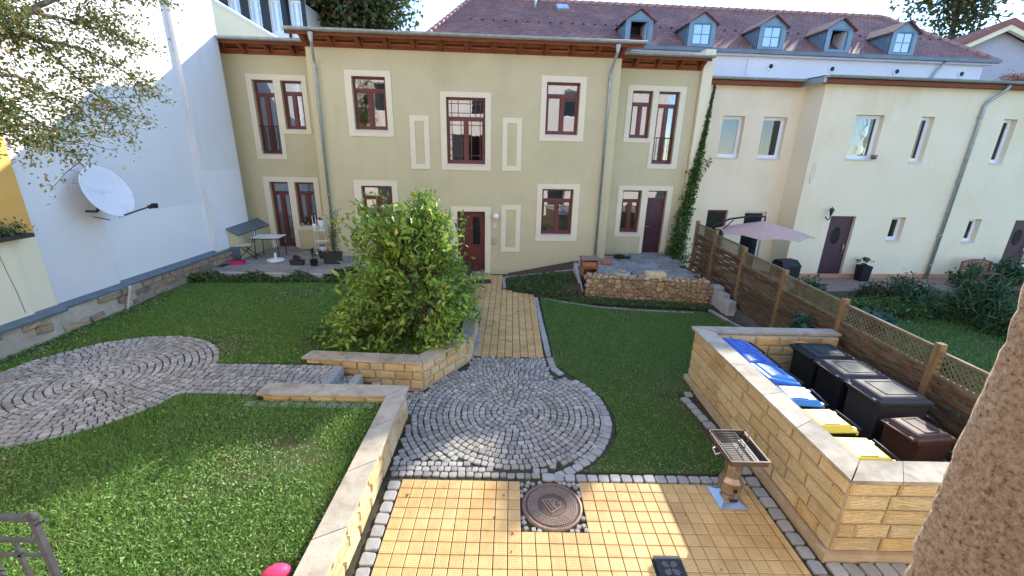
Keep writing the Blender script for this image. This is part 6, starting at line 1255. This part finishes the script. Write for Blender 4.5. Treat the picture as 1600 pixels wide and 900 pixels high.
b = MB(); sq(b, (-2.4, 0, H), (.0, 0, H), .024); b.lathe([(0, -.026), (.018, -.015), (.024, 0), (.018, .015), (0, .026)], 12, (.0, 0, H+.005)).tube([(.02, 0, H-.03), (.06, 0, H-.01)], .008, 5); b.build('handrail', galv, ra)
b = MB(); sq(b, (-2.4, 0, H-.13), (.0, 0, H-.13), .016); sq(b, (-2.4, 0, H-.22), (.0, 0, H-.22), .014); b.build('rail', galv, ra)
pb_ = MB(); sq(pb_, (0, 0, H), (0, 0, H-.35), .024); sq(pb_, (0, 0, H-.35), (0, 0, H-.8), .024, 12, 46); sq(pb_, (0, 0, H-.8), (0, 0, -.2), .024); pb_.build('post', galv, ra)
for i in range(1, 19):
    b = MB(); x = -.125*i
    if i % 2: sq(b, (x, 0, H-.13), (x, 0, .05), .014)
    else: sq(b, (x, 0, H), (x, 0, H-.3), .015); sq(b, (x, 0, H-.3), (x, 0, .3), .015, 22, 50); sq(b, (x, 0, .3), (x, 0, .05), .015)
    if i % 3 == 1: b.lathe([(0, -.018), (.014, -.01), (.018, 0), (.014, .01), (0, .018)], 8, (x, 0, H-.2))
    b.build('baluster', galv, ra)
b = MB(); sq(b, (-2.4, 0, .04), (0, 0, .04), .02); b.build('rail', galv, ra)
ld_ = thing('stair_landing', 'concrete stair landing carrying the steel railing below the rear house', 'landing'); MB().box(-3.3, -.7, -4.06, -2.83, 1.05, 1.2).box(-3.3, -.75, -4.06, -2.9, UP-.3, 1.048).build('slab', concrete, ld_)
bl = thing('pink_toy', 'bright pink plastic toy shell lying on the lawn beside the low wall', 'toy', (-.665, -1.66, UP+.01), .5)
MB().lathe([(0, .085), (.055, .08), (.095, .06), (.12, .022), (.124, 0), (0, 0)], 22, sx=1, sy=.7).build('shell', pink_pl, bl); MB().lathe([(.124, .0), (.132, .006), (.12, .014)], 22, sx=1, sy=.7).build('rim', pink_pl, bl)
# ------------------------------------------------------------------ neighbour's garden
GZ = -.3
struct('neighbour_garden_ground', MB().poly([(7.75, -4.0), (30, -4.0), (30, 12), (7.75, 12)], -.42, GZ), lawn_soil)
gp = [(9.5, 1.0), (18, 1.0), (20, 8.5), (11, 8.8), (8.2, 6)]
P = scatter(gp, 60000, GZ); struct('neighbour_lawn_grass', blades('neighbour_lawn_grass', P, .07, .009), grass_r, 'stuff')
struct('neighbour_terrace', MB().poly([(7.9, 9.3), (12.0, 9.3), (22.5, 10.2), (22.5, 11.6), (7.9, 11.2)], -.41, GZ+.02), mat('reddish_pavers', [(.28, .18, .14), (.36, .25, .2)], .9, 8, 6, .003, 30))
for (nm, lb_, x, y, r, n, sz, lm, a) in (('bushy_plant', 'bright green leafy plant behind the lattice by the potted grill', 10.7, 8.2, (.7, .5, .7), 700, .16, leaf_garden, .5), ('purple_shrub', 'dark purplish low shrub before the maroon door', 13.3, 8.7, (1.0, .6, .6), 1300, .11, leaf_dark, .4), ('broad_leaf_plant', 'pale green broad leaved plant just beyond the lattice', 10.9, 5.9, (.8, .6, .6), 420, .26, leaf_blue, .5),
    ('dark_shrub', 'dark green rounded shrub in the middle of the neighbouring bed', 14.6, 8.9, (1.1, .8, .9), 1700, .13, leaf_garden, .35), ('tall_grass_clump', 'large arching grey green grass clump in the neighbouring garden', 14.6, 6.3, (1.7, 1.3, 1.2), 3200, .3, leaf_garden, .12), ('bench_side_bush', 'bright green bush left of the curved bench', 17.6, 10.0, (.6, .5, .8), 700, .14, leaf_garden, .5),
    ('door_side_bush', 'large bright green bush between bench and right door', 20.1, 10.6, (1.0, .7, 1.1), 1300, .16, leaf_garden, .5), ('far_bed_plant', 'reddish brown bedding plants under the right door', 19.2, 8.4, (1.5, 1.0, .5), 1500, .13, leaf_autumn, .35), ('near_bed_plant', 'dense dark plants right behind the lattice panel', 12.4, 7.2, (1.0, .7, .5), 1300, .12, leaf_cover, .4), ('yellow_flower_plant', 'plant with yellow blossoms seen through the lattice', 9.9, 3.2, (.5, .5, .8), 1100, .12, leaf_garden, .4), ('fence_side_shrub', 'shrub with pale leaves close behind the near fence panel', 9.0, 1.6, (.7, .9, 1.0), 1100, .11, leaf_garden, .4)):
    clump(nm, lb_, 'plant', (x, y, GZ), r, n, sz, lm, a)
um_ = thing('cantilever_parasol', 'faded pink cantilever parasol with dark curved arm over the fence', 'parasol', (9.45, 9.1, GZ+.08))
V = [(0, 0, 2.32)]; n = 8; rim = []
for i in range(n):
    a = 2*math.pi*(i+.3)/n; V.append((1.42*math.cos(a), 1.42*math.sin(a), 1.93)); 
for i in range(n):
    a = 2*math.pi*(i+.8)/n; V.append((1.26*math.cos(a), 1.26*math.sin(a), 1.97))
for i in range(n):
    a = 2*math.pi*(i+.3)/n; V.append((.7*math.cos(a), .7*math.sin(a), 2.14))
F = []
for i in range(n): j = (i+1) % n; F += [(0, 17+i, 17+j), (17+i, 1+i, 9+i), (17+i, 9+i, 17+j), (17+j, 9+i, 1+j)]
MB().add(V, F).add([(x, y, z-.006) for x, y, z in V], [tuple(reversed(f)) for f in F]).build('canopy', mat('faded_pink_fabric', [(.74, .47, .40), (.80, .55, .47)], .9, 4, trans=.25), um_)
for i in range(n): a = 2*math.pi*(i+.3)/n; MB().tube([(0, 0, 2.2), (1.39*math.cos(a), 1.39*math.sin(a), 1.915)], .009, 5).build('rib', iron_black, um_)
MB().tube([(-1.55, .35, 0), (-1.6, .37, 1.75), (-1.5, .35, 2.05), (-1.0, .22, 2.33), (-.4, .08, 2.45), (0, 0, 2.45), (0, 0, 2.25)], .03, 8).build('arm', iron_black, um_); MB().tube([(-1.58, .36, 1.2), (-1.3, .3, 1.8), (-.9, .2, 2.3)], .018, 6).build('brace', iron_black, um_); MB().box(-1.95, -1.2, -.05, .75, 0, .06).build('base', concrete, um_)
gk = thing('kettle_grill', 'black covered barbecue with white flowers beside it under the parasol', 'barbecue', (11.0, 9.9, GZ), .3); MB().box(-.4, .4, -.25, .25, .35, .75).build('body', black_pl, gk); MB().add([(-.42, -.27, .75), (.42, -.27, .75), (.42, .27, .75), (-.42, .27, .75), (-.36, -.1, .95), (.36, -.1, .95), (.36, .2, .95), (-.36, .2, .95)], [(0, 1, 5, 4), (1, 2, 6, 5), (2, 3, 7, 6), (3, 0, 4, 7), (4, 5, 6, 7)]).build('hood', black_pl, gk)
for (x, y) in ((-.36, -.2), (.36, -.2), (-.36, .2), (.36, .2)): MB().box(x-.02, x+.02, y-.02, y+.02, 0, .35).build('leg', black_pl, gk)
dp_ = trough('tall_black_pot', 'tall tapered black pot with a small shrub right of the maroon door', (hpt(14.55, .25).x, hpt(14.55, .25).y, GZ), .36, .36, .6, black_pl, [(260, (0, 0, .75), (.26, .26, .18), .09, leaf_autumn, 'foliage')])
bn = thing('garden_bench', 'wooden bench with curved slatted backrest under the far wall', 'bench', tuple(hpt(18.9, .2, GZ)), TH)
b = MB(); [b.box(-.6, .6, -.5+i*.11, -.41+i*.11, .42, .445) for i in range(4)]; b.build('seat', wood_f, bn)
b = MB(); pts = [(-.6+1.2*i/10, -.02, .78+.1*math.sin(math.pi*i/10)) for i in range(11)]; b.tube(pts, .03, 6)
for i in range(1, 14): x = -.6+1.2*i/14; b.box(x-.02, x+.02, -.03, -.01, .45, .78+.09*math.sin(math.pi*i/14))
b.build('backrest', mat('reddish_bench_wood', [(.26, .09, .05), (.34, .13, .08)], .7, 5), bn)
for x in (-.58, .58):
    MB().box(x-.03, x+.03, -.5, -.44, 0, .62).build('leg', wood_f, bn); MB().box(x-.03, x+.03, -.06, .0, 0, .8).build('leg', wood_f, bn)
clump('roof_sedum', 'orange red shrub glowing above the gutter at the far right roof', 'shrub', tuple(hpt(20.6, 1.7, 6.75)), (1.5, .7, .45), 2200, .09, leaf_red, .35, clumps=22)
pot('window_sill_pot', 'small planter hanging at the cream house upper window', hpt(14.0, dB-.08, 4.06), .1, .14, iron)
